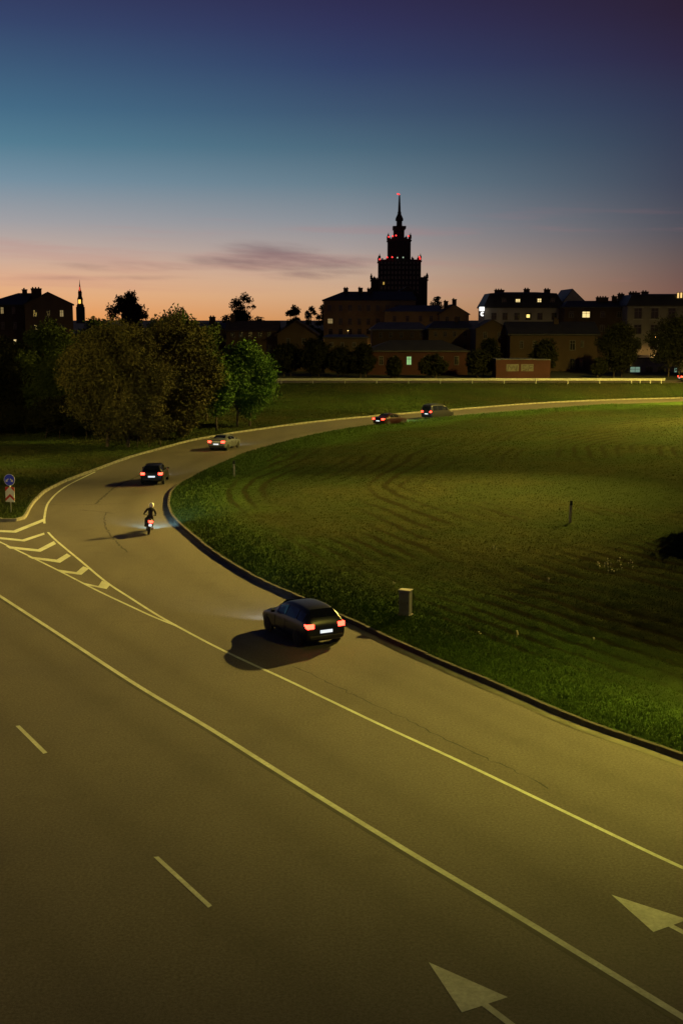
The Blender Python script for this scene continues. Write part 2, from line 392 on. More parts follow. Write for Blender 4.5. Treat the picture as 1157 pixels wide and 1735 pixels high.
d1 = dist_to(RX, RY, LINE1); d2 = dist_to(RX, RY, inner); gs = lambda d, c, w: np.exp(-((d - c) / w) ** 2)
oil = 0.9 * gs(d1, 1.75, .55) + 0.8 * gs(d1, 5.3, .6) + 0.7 * gs(d1, 8.8, .6); ramp_oil = 0.9 * gs(d2, 2.6, .6)
WEAR = np.clip(np.maximum(oil, ramp_oil) * (0.55 + .9 * (fbm(RX * .25, RY * .25, 3, 19) - .2)), 0, 1)
v = np.stack([RX, RY, np.zeros_like(RX)], -1).reshape(-1, 3); idx = np.arange(RX.size).reshape(RX.shape)
f = np.stack([idx[:-1, :-1], idx[:-1, 1:], idx[1:, 1:], idx[1:, :-1]], -1).reshape(-1, 4)
rme = np_mesh('road', v, f); rat = rme.attributes.new('wear', 'FLOAT', 'POINT'); rat.data.foreach_set('value', WEAR.ravel().astype(np.float32))
tag(link('road', rme, ASPHALT), kind='structure')
# road on the far embankment behind the crash barrier
far = MB(); far.poly([(-200, 213.4, PLAT + .02), (200, 213.4, PLAT + .02), (200, 224, PLAT + .02), (-200, 224, PLAT + .02)])
tag(far.build('far_road', ASPHALT), kind='structure')

# ------------------------------------------------------------------ lawns
KW = 0.16
def island_left(Y): return np.interp(Y, inner[:, 1], inner[:, 0])
iord = np.argsort(inner[:, 1]); inner_s = inner[iord]
def dist_to(px, py, curve):
    out = np.empty(px.shape); fl = out.ravel(); X = px.ravel(); Y = py.ravel()
    for i in range(0, len(X), 20000):
        dxx = X[i:i + 20000, None] - curve[None, :, 0]; dyy = Y[i:i + 20000, None] - curve[None, :, 1]
        fl[i:i + 20000] = np.sqrt((dxx * dxx + dyy * dyy).min(1))
    return out
def arc_to(px, py, curve):
    dist = np.empty(px.size); arc = np.empty(px.size); X = px.ravel(); Y = py.ravel(); cl = np.concatenate([[0], np.cumsum(np.hypot(*np.diff(curve, axis=0).T))])
    for i in range(0, len(X), 20000):
        q = (X[i:i + 20000, None] - curve[None, :, 0]) ** 2 + (Y[i:i + 20000, None] - curve[None, :, 1]) ** 2; k = q.argmin(1)
        dist[i:i + 20000] = np.sqrt(q[np.arange(len(k)), k]); arc[i:i + 20000] = cl[k]
    return dist.reshape(px.shape), arc.reshape(px.shape)
def island_h(X, Y):
    d, s_ = arc_to(X, Y, inner)
    wob = vnoise(d * .10, s_ * .05, 11) * 2.0 + .9 * fbm(X * .22, Y * .22, 4, 12)
    row = np.sin((d * 0.95 + wob) * 2 * math.pi / 1.25)
    on = np.clip((d - 1.6) / 3, 0, 1) * np.clip((fbm(X * .05, Y * .05, 3, 5) - .30) * 5, 0.15, 1)
    z = 0.17 + 0.034 * row * on * np.clip(fbm(X * .16, Y * .16, 3, 55) * 3.2 - 0.85, 0, 1.2) + 0.17 * (fbm(X * 1.5, Y * 1.5, 5, 21) - .47) * np.clip(d / 1.0, 0.15, 1) + 0.5 * (fbm(X * .07, Y * .07, 2, 31) - .37) * np.clip(d / 12, 0, 1)
    z = z + 0.9 * np.clip((d - 4) / 30, 0, 1) * 0.35
    th = np.clip(-row * 1.4 - .25, 0, 1) * on * np.clip(vnoise(d * .45, s_ * .10, 77) * 1.8 - .35, 0, 1) * (0.5 + .8 * fbm(X * 2.2, Y * 2.2, 2, 78))
    return z, np.clip(th, 0, 1)
def lushness(X, Y):
    d = dist_to(X, Y, inner); return np.clip(1.2 - np.abs(d - 1.8) / 4.5 + 2.2 * (fbm(X * .10, Y * .10, 4, 91) - .43), 0, 1) * .9 + .1
# the verge lies between its left edge along the main road and the outer kerb; both are functions of Y
_o = outer[len(edge_l) - 2:]; _k = np.argmin(outer[:, 1]); NOSE_Y = outer[_k, 1]
_r = outer[_k:]; _r = _r[np.argsort(_r[:, 1])]; _l = outer[:_k + 1][::-1]
def verge_right(Y): return np.interp(Y, _r[:, 1], _r[:, 0])
def verge_left(Y): return np.interp(Y, _l[:, 1], _l[:, 0])
_m = _r[_r[:, 1] > 118]
def outer_h(X, Y):
    yb = np.interp(X, _m[:, 0], _m[:, 1]); ys = np.maximum(yb + 1.4, np.where(X < 10, 176, 150))
    s = np.clip((Y - ys) / np.maximum(211.0 - ys, 1), 0, 1); s = s * s * (3 - 2 * s)
    d = np.clip((verge_right(Y) - X) / 2.0, 0.1, 1)
    return 0.17 + (PLAT - 0.17) * s + 0.16 * (fbm(X * .9, Y * .9, 4, 41) - .47) * d * (Y < 212)
def grid_mesh(name, X, Y, Z, thatch=None, lush=None, flip=False):
    r, c = X.shape; idx = np.arange(r * c).reshape(r, c)
    f = np.stack([idx[:-1, :-1], idx[:-1, 1:], idx[1:, 1:], idx[1:, :-1]], -1).reshape(-1, 4)
    if flip: f = f[:, ::-1]
    me = np_mesh(name, np.stack([X, Y, Z], -1).reshape(-1, 3), f, True)
    if thatch is not None:
        gr = me.attributes.new('lush', 'FLOAT', 'POINT'); gr.data.foreach_set('value', np.ascontiguousarray(lush.ravel(), np.float32))
        at = me.attributes.new('thatch', 'FLOAT', 'POINT'); at.data.foreach_set('value', np.ascontiguousarray(thatch.ravel(), np.float32))
    return me
yy = np.exp(np.linspace(math.log(inner_s[0, 1] + .2), math.log(inner_s[-1, 1] - .3), 560))
n_in = np.interp(yy, inner_s[:, 1], inner_s[:, 0])
# step in from the kerb at right angles (kerb width measured along the row)
tx = np.gradient(n_in, yy); w_in = (KW - .01) * np.sqrt(1 + tx * tx)
u = np.linspace(0, 1, 300) ** 1.15
X = (n_in + w_in)[:, None] + u[None, :] * (np.maximum(0.36 * yy + 10, n_in + 4) - n_in)[:, None]; Y = np.repeat(yy[:, None], 300, 1)
Z, TH = island_h(X, Y)
tag(link('lawn', grid_mesh('lawn', X, Y, Z, TH, lushness(X, Y)), LAWN), 'mown grass infield enclosed by the curving slip road', 'lawn', kind='structure')
# the verge beyond the slip road, rising to the embankment
yy = np.concatenate([np.linspace(NOSE_Y + .25, NOSE_Y + 4, 25), np.linspace(NOSE_Y + 4.2, 150, 170), np.linspace(150.3, 206, 240), np.linspace(206.4, 213.2, 25)])
xr = verge_right(yy); xl = verge_left(yy); sr = np.gradient(xr, yy); sl = np.gradient(xl, yy)
xr = xr - (KW - .01) * np.sqrt(1 + np.minimum(sr * sr, 400)); xl = np.minimum(xl + (KW - .01) * np.sqrt(1 + np.minimum(sl * sl, 9)), xr - .05)
u = 1 - np.linspace(0, 1, 260)[::-1] ** 1.0
X = xl[:, None] + u[None, :] * (xr - xl)[:, None]; Y = np.repeat(yy[:, None], 260, 1)
Z = outer_h(X, Y)
tag(link('verge', grid_mesh('verge', X, Y, Z, np.zeros_like(Z), np.clip(.25 + 1.6 * (fbm(X * .1, Y * .1, 3, 61) - .45), 0, 1)), LAWN), kind='structure')

# grass blades
def blades(name, bx, by, bz, h, lush, label):
    n = len(bx); a = rng.uniform(0, 2 * math.pi, n); w = h * rng.uniform(.14, .3, n); lx = rng.normal(0, .45, n) * h; ly = rng.normal(0, .45, n) * h
    ca, sa = np.cos(a) * w, np.sin(a) * w
    v = np.empty((n, 3, 3)); v[:, 0] = np.stack([bx - ca, by - sa, bz - .01], 1); v[:, 1] = np.stack([bx + ca, by + sa, bz - .01], 1); v[:, 2] = np.stack([bx + lx, by + ly, bz + h], 1)
    me = np_mesh(name, v.reshape(-1, 3), np.arange(3 * n).reshape(n, 3)); at = me.attributes.new('lush', 'FLOAT', 'POINT'); at.data.foreach_set('value', np.repeat(lush, 3).astype(np.float32))
    o = link(name, me, BLADE)
    return tag(o, label, 'grass', kind='stuff')
N = 420000
by = np.exp(rng.uniform(math.log(33), math.log(185), N)); il = np.interp(by, inner_s[:, 1], inner_s[:, 0])
bx = il + .25 + (rng.uniform(0, 1, N) ** 1.25) * (np.maximum(0.30 * by + 3, il + 3) - il)
bd = dist_to(bx, by, inner); bz, bth = island_h(bx, by)
keep = (rng.uniform(0, 1, N) > bth * .85) & (bd > .2); lush = np.clip(1.3 - np.abs(bd - 1.5) / 5, .6, 1.25)
h = (0.028 + 0.00085 * by) * rng.uniform(.5, 1.4, N) * lush
blades('infield_grass', bx[keep], by[keep], bz[keep], h[keep], lushness(bx[keep], by[keep]), 'short grass blades growing over the infield inside the curve')
N = 90000
by = NOSE_Y + .4 + (212.5 - NOSE_Y) * rng.uniform(0, 1, N) ** .8; xa = np.maximum(verge_left(by) + .3, -.3 * by - 2); xb = np.minimum(verge_right(by) - .3, .3 * by + 2)
bx = xa + np.maximum(xb - xa, .02) * rng.uniform(0, 1, N); bz = outer_h(bx, by)
h = (0.03 + 0.0008 * by) * rng.uniform(.5, 1.4, N)
blades('verge_grass', bx, by, bz, h, np.clip(.25 + 1.6 * (fbm(bx * .1, by * .1, 3, 61) - .45), 0, 1), 'rough grass on the verge between slip road and crash barrier')

# ------------------------------------------------------------------ kerbs: stones one metre long
DARKCONC = mat('dark_kerb_concrete', (0.06, 0.052, 0.046), 0.9, 0.4, 2.0, bump=0.5, bscale=30)  # darker concrete for the infield kerb stones
def kerb(name, a, side, label, cm=CONC):
    root = empty(name); tag(root, label, 'kerb', kind='structure')
    me = MB().box((0, 0, 0), (0.985, KW, 0.36), bev=0.018).mesh('kerb_stone'); me.materials.append(cm)
    d = np.concatenate([[0], np.cumsum(np.hypot(*np.diff(a, axis=0).T))]); s = np.arange(0, d[-1] - 1, 1.0)
    q0 = np.stack([np.interp(s, d, a[:, 0]), np.interp(s, d, a[:, 1])], 1); q1 = np.stack([np.interp(s + 1, d, a[:, 0]), np.interp(s + 1, d, a[:, 1])], 1)
    m = (q0 + q1) / 2; keep = (np.abs(m[:, 0]) < 0.30 * m[:, 1] + 7)
    near = np.argsort(np.where(keep, np.hypot(m[:, 0], m[:, 1]), 1e9))[:min(297, keep.sum())]
    for i in sorted(near):
        t = q1[i] - q0[i]; ang = math.atan2(t[1], t[0]); n = np.array([-math.sin(ang), math.cos(ang)]) * side
        o = link('kerb_stone', me, None, root)
        o.location = (m[i, 0] + n[0] * (KW / 2 + random.uniform(-.012, .012)), m[i, 1] + n[1] * KW / 2, 0.01 + random.uniform(-.009, .009))
        o.rotation_euler = (random.uniform(-.03, .03), random.uniform(-.008, .008), ang + random.uniform(-.012, .012))
    return root
kerb('infield_kerb', inner, -1, 'dark concrete kerb around the grass infield', DARKCONC)
kerb('verge_kerb', outer, 1, 'concrete kerb along the outer verge of the slip road')
gk = smooth_curve([Vector((x, y, 0)) for x, y in inner[:110]], 0.5)
strip('gutter', gk, 0.0, 0.36, 0.004, GUTTER)

# ------------------------------------------------------------------ painted markings and seams
L1 = extend(smooth_curve([(0, 1009.5), (47, 1040), (110, 1081), (231, 1160), (350, 1231), (500, 1325), (687, 1440), (866, 1546), (1020, 1640), (1157, 1724)], 0.5), 90, 40)
L2 = extend(smooth_curve([(300, 1061), (360, 1093), (420, 1122), (475, 1147), (542, 1179), (640, 1226), (774, 1288), (926, 1361), (1088, 1439), (1157, 1471)], 0.5), 0, 40)
LOW = extend(smooth_curve([(0, 918), (55, 944.5), (110, 972), (166, 1001), (221, 1027), (260, 1045), (300, 1061)], 0.5), 60, 0)
UPP = smooth_curve([(82, 902), (97, 917), (138, 951), (180, 986), (221, 1013), (265, 1041), (300, 1061)], 0.5)
EDG = smooth_curve([(76, 887), (75.8, 878), (80, 857), (88, 845), (99, 834), (117, 821.5), (143, 808.5), (162, 799.5)], 0.4)
ED2 = smooth_curve([(81, 902), (77, 894), (76, 888.5)], 0.2)
def line(a, w, z=0.005, name='road_line'): return strip(name, a, -w / 2, w / 2, z, PAINT)
def jog(a): return a
for seg in (L1[:171], L1[170:]): line(seg, 0.17)
line(L2, 0.13, 0.006); line(LOW, 0.12); line(UPP, 0.13, 0.007); line(EDG, 0.14)
strip('tar_seam', L1, 0.16 if False else -0.10 - .13, -0.10, 0.003, TAR)
def flat(name, pts, z=0.006, m=PAINT):
    b = MB(); q = [G(x, y, z) for x, y in pts]; b.poly(q); me = b.mesh(name)
    if me.polygons[0].normal.z < 0: me.flip_normals()
    return tag(link(name, me, m), kind='structure')
def chev(top, bot):
    T = [(x / 3.616, 780 + y / 3.616) for x, y in top]; B = [(x / 3.616, 780 + y / 3.616) for x, y in bot]
    b = MB(); t3 = [b.bm.verts.new(G(x, y, .0085)) for x, y in T]; b3 = [b.bm.verts.new(G(x, y, .0085)) for x, y in B]
    for i in (0, 1): b.bm.faces.new((b3[i], b3[i + 1], t3[i + 1], t3[i]))
    me = b.mesh('chevron_marking')
    if me.polygons[0].normal.z < 0: me.flip_normals()
    tag(link('chevron_marking', me, PAINT), kind='structure')
chev([(-60, 424), (85, 430), (268, 358)], [(-60, 436), (100, 443), (272, 373)])
chev([(-60, 464), (140, 485), (272, 443)], [(-60, 476), (152, 497), (276, 454)])
chev([(38, 524), (235, 545), (333, 494)], [(62, 540), (250, 560), (346, 512)])
chev([(170, 588), (350, 608), (412, 571)], [(202, 603), (370, 627), (437, 585)])
chev([(335, 666), (470, 685), (512, 649)], [(378, 686), (500, 701), (548, 662)])
chev([(495, 746), (605, 770), (627, 737)], [(542, 767), (655, 788), (677, 762)])
flat('lane_dash', [(27, 1230), (34, 1229), (81, 1275), (74, 1277)])
flat('lane_dash', [(260.6, 1452), (269, 1451), (359.5, 1534), (353, 1538)])
def arrow(tip, c1, c2, end):
    T, C1, C2 = G(*tip, .006), G(*c1, .006), G(*c2, .006); M = (C1 + C2) / 2; ax = (M - T); L = ax.length; ax = ax.normalized(); sd = Vector((-ax.y, ax.x, 0))
    if sd.dot(C1 - C2) < 0: sd = -sd
    hw = (C1 - C2).length / 2; sw = 0.075
    b = MB(); P = [T, T + ax * L + sd * hw, T + ax * L + sd * sw, T + ax * (L + end) + sd * sw, T + ax * (L + end) - sd * sw, T + ax * L - sd * sw, T + ax * L - sd * hw]
    b.poly(P); me = b.mesh('lane_arrow')
    if me.polygons[0].normal.z < 0: me.flip_normals()
    tag(link('lane_arrow', me, PAINT), kind='structure')
arrow((725.5, 1630), (857.6, 1688), (784, 1717), 3.2)
arrow((1035.5, 1516), (1163, 1557), (1108, 1580), 3.2)
def crack(pts, w):
    a = smooth_curve(pts, 0.12); a = a + np.c_[vnoise(np.arange(len(a)) * .4, 0 * np.arange(len(a)), 3) - .5, vnoise(np.arange(len(a)) * .4, 5 + 0 * np.arange(len(a)), 9) - .5] * .16
    n = normals(a); ww = w * (0.3 + 1.2 * vnoise(np.arange(len(a)) * .35, 9 + 0 * np.arange(len(a)), 4))[:, None]
    l = a + n * ww / 2; r = a - n * ww / 2; k = len(a); i = np.arange(k - 1)
    v = np.concatenate([np.c_[l, np.full(k, .0035)], np.c_[r, np.full(k, .0035)]])
    tag(link('road_crack', np_mesh('road_crack', v, np.stack([k + i, k + i + 1, i + 1, i], 1)), CRACK), kind='structure')
crack([(495, 1129), (525, 1141), (569, 1163), (597, 1177), (649, 1201), (720, 1235), (781, 1266), (828, 1286), (890, 1315), (930, 1336)], .045)
crack([(162, 854), (181.5, 837), (194, 826), (225, 811), (243, 803)], .16)
crack([(66, 855), (110, 855.5), (160, 855), (215, 853)], .09)
crack([(136, 864), (160, 866), (180, 868), (196, 871)], .10)
crack([(177, 884), (182.5, 899), (194, 915), (216, 936)], .10)
crack([(180, 868), (178, 876), (177, 884)], .08)

# ------------------------------------------------------------------ street lamps (their light falls into the picture, they stand unseen; some are added for it)
def street_lamp(x, y, z0, h, arm_dir, power, label, cone=150, col=(1.0, 0.72, 0.09), blend=0.6, aim=None):
    root = empty('street_lamp', (x, y, z0)); tag(root, label, 'street lamp', 'street lamps around the junction')
    MB().lathe([(.16, 0), (.16, .6), (.10, .65), (.06, h)], seg=10).build('pole', STEEL, root, True)
    d = Vector((math.cos(arm_dir), math.sin(arm_dir), 0))
    MB().tube([Vector((0, 0, h - .1)), Vector((0, 0, h)) + d * .6 + Vector((0, 0, .25)), Vector((0, 0, h + .3)) + d * 1.8], .045).build('arm', STEEL, root, True)
    hd = MB().box((0, 0, 0), (.9, .34, .18), bev=.05, taper=.8).build('lamp_head', STEEL, root); hd.location = d * 2.1 + Vector((0, 0, h + .32)); hd.rotation_euler = (0, 0, arm_dir)
    gl = MB().box((0, 0, 0), (.6, .26, .04)).build('lamp_glass', SODIUM, hd); gl.location = (0, 0, -.105)
    ld = bpy.data.lights.new('lamp_light', 'SPOT'); ld.energy = power; ld.color = col; ld.spot_size = R(cone); ld.spot_blend = blend; ld.shadow_soft_size = 0.22
    lo = bpy.data.objects.new('lamp_light', ld); COL.objects.link(lo); lo.parent = root; lo.location = d * 2.1 + Vector((0, 0, h + .16))
    if aim: lo.rotation_euler = (root.location + lo.location - Vector(aim)).to_track_quat('Z', 'Y').to_euler()
    return root
street_lamp(45, 122, 0.5, 30.0, R(215), 1200000, 'floodlight mast past the right edge, aimed at the bend', 48, (1.0, 0.70, 0.13), 1.0, (-14, 65, 0))
street_lamp(60, 147, 0.5, 38.0, R(215), 640000, 'tallest lighting mast past the right edge, behind the floodlight mast', 168, (1.0, 0.75, 0.13), 0.4)
street_lamp(15, 38, 0.2, 12.0, R(205), 16000, 'street lamp past the right edge beside the near kerb', 108, (1.0, 0.82, 0.11), 1.0, (8, 37, 0))
street_lamp(55, 187, 0.1, 15.0, R(180), 40000, 'street lamp past the right edge by the far slip road', 168, blend=0.3)
street_lamp(-31, 60, 0.0, 12.0, R(30), 7000, 'added street lamp, unseen past the left edge, lighting the round blue sign', 110, (1.0, 0.80, 0.30), 1.0, (-21, 84, 1))  # unseen lamp added to brighten the front of the sign
street_lamp(-35, 97, 0.2, 13.0, R(40), 21000, 'added street lamp, unseen past the left edge, lighting the tree clump', 125, (1.0, 0.72, 0.16), 1.0, (-22, 122, 2))  # unseen lamp put in to light the tree clump from the front
for px, Y, h_, pw, lab in ((590, 312, 7.5, 12000, 'added unseen lamp brightening the ochre block, hidden by roofs'), (690, 308, 7.0, 9000, 'added unseen lamp brightening the fronts below the tower, hidden by roofs'),
                           (880, 288, 7.0, 5000, 'added unseen lamp brightening the mansard house, hidden by roofs'), (1115, 274, 6.5, 4000, 'added unseen lamp brightening the corner block, hidden by trees')):
    q = AT(px, 540, Y); street_lamp(q.x, Y, PLAT - .05, h_, R(90), pw, lab, 168, (1.0, 0.55, 0.16), 0.2)  # unseen lamps added to lift the dark town fronts

# ------------------------------------------------------------------ guard rail
def guard_rail():
    Y = 211.8; root = empty('guard_rail', (0, Y, PLAT - .05)); tag(root, 'long steel crash barrier along the top of the grass embankment', 'crash barrier')
    s = FPX / Y * 1.0
    xs = [476.6 + 53.85 * k for k in range(-12, 12)] + [1083.7, 1101, 1119.5]
    xs = sorted(AT(px, 645, Y).x for px in xs)
    pm = MB().box((0, 0, .42), (.14, .10, .95)).mesh('post'); pm.materials.append(STEEL)
    for x in xs:
        o = link('post', pm, None, root); o.location = (x, -.13, 0)
    x0, x1 = xs[0] - 1, xs[-1] + .4
    prof = [(0, .50), (-.06, .56), (-.06, .63), (0, .69), (0, .73), (-.06, .79), (-.06, .86), (0, .92), (.012, .92), (.012, .5)]
    step = 4.0 * 5.28; k = x0
    while k < x1:
        e = min(k + step, x1); b = MB(); b.prism([(k + .01, q[0], q[1]) for q in prof], (e - k - .02, 0, 0)); b.build('rail_beam', STEEL, root); k = e
    MB().box((x1 + .12, 0, .70), (.26, .16, .50), bev=.06).build('end_cap', STEEL, root)
guard_rail()

# ------------------------------------------------------------------ buildings of the town
def wall_mat(name, rgb): return mat(name, rgb, 0.92, 0.22, 0.35, bump=0.3, bscale=6)
W_OCHRE = wall_mat('ochre_render', (0.22, 0.155, 0.085)); W_DIM = wall_mat('dimmed_render', (0.066, 0.043, 0.027)); W_PALE = wall_mat('pale_render', (0.30, 0.28, 0.24)); W_BROWN = wall_mat('brown_render', (0.11, 0.075, 0.045))  # far ochre raised, near tan darkened: lamplight balance put into the wall colours
W_RED = wall_mat('red_brick', (0.05, 0.017, 0.016)); W_GREY = wall_mat('grey_render', (0.20, 0.18, 0.155)); W_DARK = wall_mat('dark_brick', (0.055, 0.036, 0.026)); W_STONE = wall_mat('tower_stone', (0.055, 0.045, 0.04))
ROOF = mat('roof_metal', (0.03, 0.028, 0.028), 0.6, 0.3, 0.6); ROOF2 = mat('roof_tile', (0.045, 0.03, 0.024), 0.85, 0.3, 0.8); ROOFG = mat('grey_sheet_roof', (0.09, 0.09, 0.095), 0.55, 0.25, 0.5)
FRAME = mat('window_frame', (0.12, 0.11, 0.10), 0.7, 0.2, 3); PANE = mat('window_pane', (0.012, 0.012, 0.014), 0.12, 0.2, 1)
LITW = mat('lit_warm_pane', (0.5, 0.4, 0.2), 0.5, 0.1, 1, emit=(1.0, 0.76, 0.32), estr=1.05); DIMGLOW = mat('dim_glow_pane', (0.4, 0.3, 0.12), 0.5, 0.1, 1, emit=(1.0, 0.72, 0.3), estr=0.25)  # dim pane: one lit window, elsewhere faint reflections given as glow
LITG = mat('lit_green_pane', (0.3, 0.5, 0.3), 0.5, 0.1, 1, emit=(0.42, 1.0, 0.5), estr=0.42); LITO = mat('lit_orange_pane', (0.5, 0.4, 0.2), 0.5, 0.1, 1, emit=(1.0, 0.62, 0.2), estr=1.1)
LITC = mat('lit_shop_pane', (0.4, 0.5, 0.45), 0.5, 0.1, 1, emit=(0.6, 1.0, 0.75), estr=0.22); SIGNW = mat('lit_sign_face', (0.8, 0.8, 0.8), 0.5, 0.02, 1, emit=(1.0, 0.98, 0.92), estr=1.5)

def frame_mesh(w, h, bars):
    b = MB(); t_ = 0.10
    for sx in (-1, 1): b.box((sx * (w / 2 - t_ / 2), 0, 0), (t_, .12, h))
    for sz in (-1, 1): b.box((0, 0, sz * (h / 2 - t_ / 2)), (w - 2 * t_, .12, t_))
    for k in range(bars): b.box((-w / 2 + w * (k + 1) / (bars + 1), -.01, 0), (.07, .10, h - 2 * t_))
    if bars: b.box((0, -.015, h * .18), (w - 2 * t_, .09, .07))
    return b.mesh('window')
class House:
    """a building: Empty at its base, wall, roof, chimneys, windows. local x along the front, y into the depth, front at y = 0"""
    def __init__(s, name, label, x0, x1, Y, depth, eave_py, wall, rz=0.0, z0=PLAT - .05):
        s.Y = Y; a, b = AT(x0, eave_py, Y), AT(x1, eave_py, Y)
        s.w = (b.x - a.x); s.d = depth; s.h = a.z - z0; s.x0 = a.x; s.z0 = z0; s.rz = rz
        s.root = empty(name, (a.x, Y, z0), rz); tag(s.root, label, 'building')
        s.wallmat = wall; s.cache = {}
    def lx(s, px): return AT(px, 540, s.Y).x - s.x0
    def lz(s, py): return AT(578.5, py, s.Y).z - s.z0
    def walls(s, gable=None, base=True):
        b = MB(); b.box((s.w / 2, s.d / 2, s.h / 2), (s.w, s.d, s.h))
        if gable == 'front':
            gx, gz = s.gp; b.prism([(0, 0, s.h), (s.w, 0, s.h), (gx, 0, gz)], (0, s.d, 0))
        if gable == 'side':
            gz = s.gz; b.prism([(0, 0, s.h), (0, s.d, s.h), (0, s.d / 2, gz)], (s.w, 0, 0))
        b.build('wall', s.wallmat, s.root); return s
    def roof_side(s, ridge_py, m, hip0=0.0, hip1=0.0, over=.4):      # ridge runs along the front
        rz = s.lz(ridge_py) if ridge_py else s.rzv; o = over; h = s.h - .02; b = MB(); y0, y1, ym = -o, s.d + o, s.d / 2
        A0, A1, B0, B1 = (-o, y0, h), (s.w + o, y0, h), (-o, y1, h), (s.w + o, y1, h); R0, R1 = (-o + hip0, ym, rz), (s.w + o - hip1, ym, rz)
        vs = [b.bm.verts.new(q) for q in (A0, A1, B0, B1, R0, R1)]; lo = [b.bm.verts.new((q[0], q[1], q[2] - .22)) for q in (A0, A1, B0, B1)]
        for f in ((0, 1, 5, 4), (3, 2, 4, 5), (2, 0, 4), (1, 3, 5)): b.bm.faces.new([vs[k] for k in f])
        b.bm.faces.new((lo[0], lo[2], lo[3], lo[1]))
        for i, j in ((0, 1), (1, 3), (3, 2), (2, 0)): b.bm.faces.new((vs[j], vs[i], lo[i], lo[j]))
        s.roof = b.build('roof', m, s.root); s.ridge = rz; return s
    def roof_front(s, peak_px, peak_py, m, over=.35):               # gable faces the viewer
        gx, gz = s.lx(peak_px), s.lz(peak_py); s.gp = (gx, gz - .25); o = over; b = MB(); th = .22
        prof = [(-o, s.h - .15), (gx, gz), (s.w + o, s.h - .15), (s.w + o, s.h - .15 - th), (gx, gz - th), (-o, s.h - .15 - th)]
        b.prism([(x, -o, z) for x, z in prof], (0, s.d + 2 * o, 0)); s.roof = b.build('roof', m, s.root); s.ridge = gz; return s
    def mansard(s, top_py, m, inset=1.2, break_=.82):
        tz = s.lz(top_py); o = .35; b = MB(); h = s.h - .01
        def ring(i, z): return [b.bm.verts.new(q) for q in ((-o + i, -o + i, z), (s.w + o - i, -o + i, z), (s.w + o - i, s.d + o - i, z), (-o + i, s.d + o - i, z))]
        rs = [ring(0, h - .25), ring(0, h), ring(inset, h + (tz - h) * break_), ring(min(s.d, s.w) * .42, tz)]
        for r0, r1 in zip(rs, rs[1:]):
            for k in range(4): b.bm.faces.new((r0[k], r0[(k + 1) % 4], r1[(k + 1) % 4], r1[k]))
        b.bm.faces.new(rs[0][::-1]); b.bm.faces.new(rs[-1]); s.roof = b.build('roof', m, s.root); s.ridge = tz; return s
    def chimney(s, px, top_py, wpx, y=None, drop=2.2):
        k = FPX / s.Y; w = wpx / k; z1 = s.lz(top_py); y = s.d / 2 if y is None else y
        b = MB(); b.box((s.lx(px), y, z1 - drop / 2), (w, .9, drop)); c = b.build('chimney', W_DARK, s.root)
        b = MB(); b.box((s.lx(px), y, z1 - .12), (w + .2, 1.1, .16))
        for q in range(max(1, int(w / .6))): b.box((s.lx(px) - w / 2 + .3 + q * .6, y, z1 + .12), (.28, .28, .3))
        b.build('chimney_cap', W_DARK, c); return s
    def win(s, px, py, wpx, hpx, pane=None, bars=1, y=0.0, side=False):
        k = FPX / s.Y; w, h = wpx / k, hpx / k; key = (round(w, 2), round(h, 2), bars)
        if key not in s.cache:
            fm = frame_mesh(w, h, bars); fm.materials.append(FRAME); s.cache[key] = (fm, {})
        fm, pc = s.cache[key]; pane = pane or PANE
        o = link('window', fm, None, s.root); o.location = (s.lx(px), y - .04, s.lz(py))
        if pane.name not in pc:
            me = MB().box((0, .03, 0), (w - .12, .04, h - .12)).mesh('pane'); me.materials.append(pane); pc[pane.name] = me
        link('pane', pc[pane.name], None, o); return o
    def row(s, pxs, py, wpx, hpx, lit={}, bars=1, y=0.0):
        for i, px in enumerate(pxs): s.win(px, py, wpx, hpx, lit.get(i), bars, y)
        return s
    def band(s, py, wdt=.35, name='cornice', m=None):
        z = s.lz(py); b = MB(); b.box((s.w / 2, -.11, z), (s.w + .24, .2, wdt)); b.build(name, m or s.wallmat, s.root); return s
    def dormer(s, px, py, wpx, hpx, pane, y=.35):
        k = FPX / s.Y; w, h = wpx / k, hpx / k; d = MB(); d.box((s.lx(px), y + 1.0, s.lz(py)), (w + .5, 2.2, h + .5)); d.box((s.lx(px), y + .9, s.lz(py) + h / 2 + .33), (w + .9, 2.6, .14)); dm = d.build('dormer', s.roof.data.materials[0], s.root)
        o = s.win(px, py, wpx, hpx, pane, 1, y - .1); return s

# left apartment house with the big gable
h = House('apartment_house', 'tall dark gabled apartment house behind the trees at the left edge', 42, 122, 262, 14, 514, W_BROWN, rz=R(12))
h.roof_front(82, 494, ROOF, .3); h.walls('front')
for py in (531, 556, 582): h.row((60, 82, 104), py, 7, 12, {2: DIMGLOW} if py == 531 else {})  # the dim pane's glow stands in for a faint reflection
h.chimney(63, 488, 17, 2.0, 1.8)
h = House('apartment_house', 'dark tenement with three chimneys at the left edge, joining the big gable', -30, 41, 265, 12, 516, W_DARK)
h.roof_side(495.5, ROOF, 6.4, 0); h.gz = h.ridge - .2; h.walls()
h.row((-17, 5, 24), 526, 6, 12, {1: DIMGLOW}); h.row((-17, 5, 26), 552, 6, 12); h.row((-17, 5, 25), 580, 6, 11, {2: LITW})  # top row's dim pane: a reflection painted as glow
h.chimney(32, 489, 7, drop=2.2); h.chimney(48, 489, 7, drop=2.2)

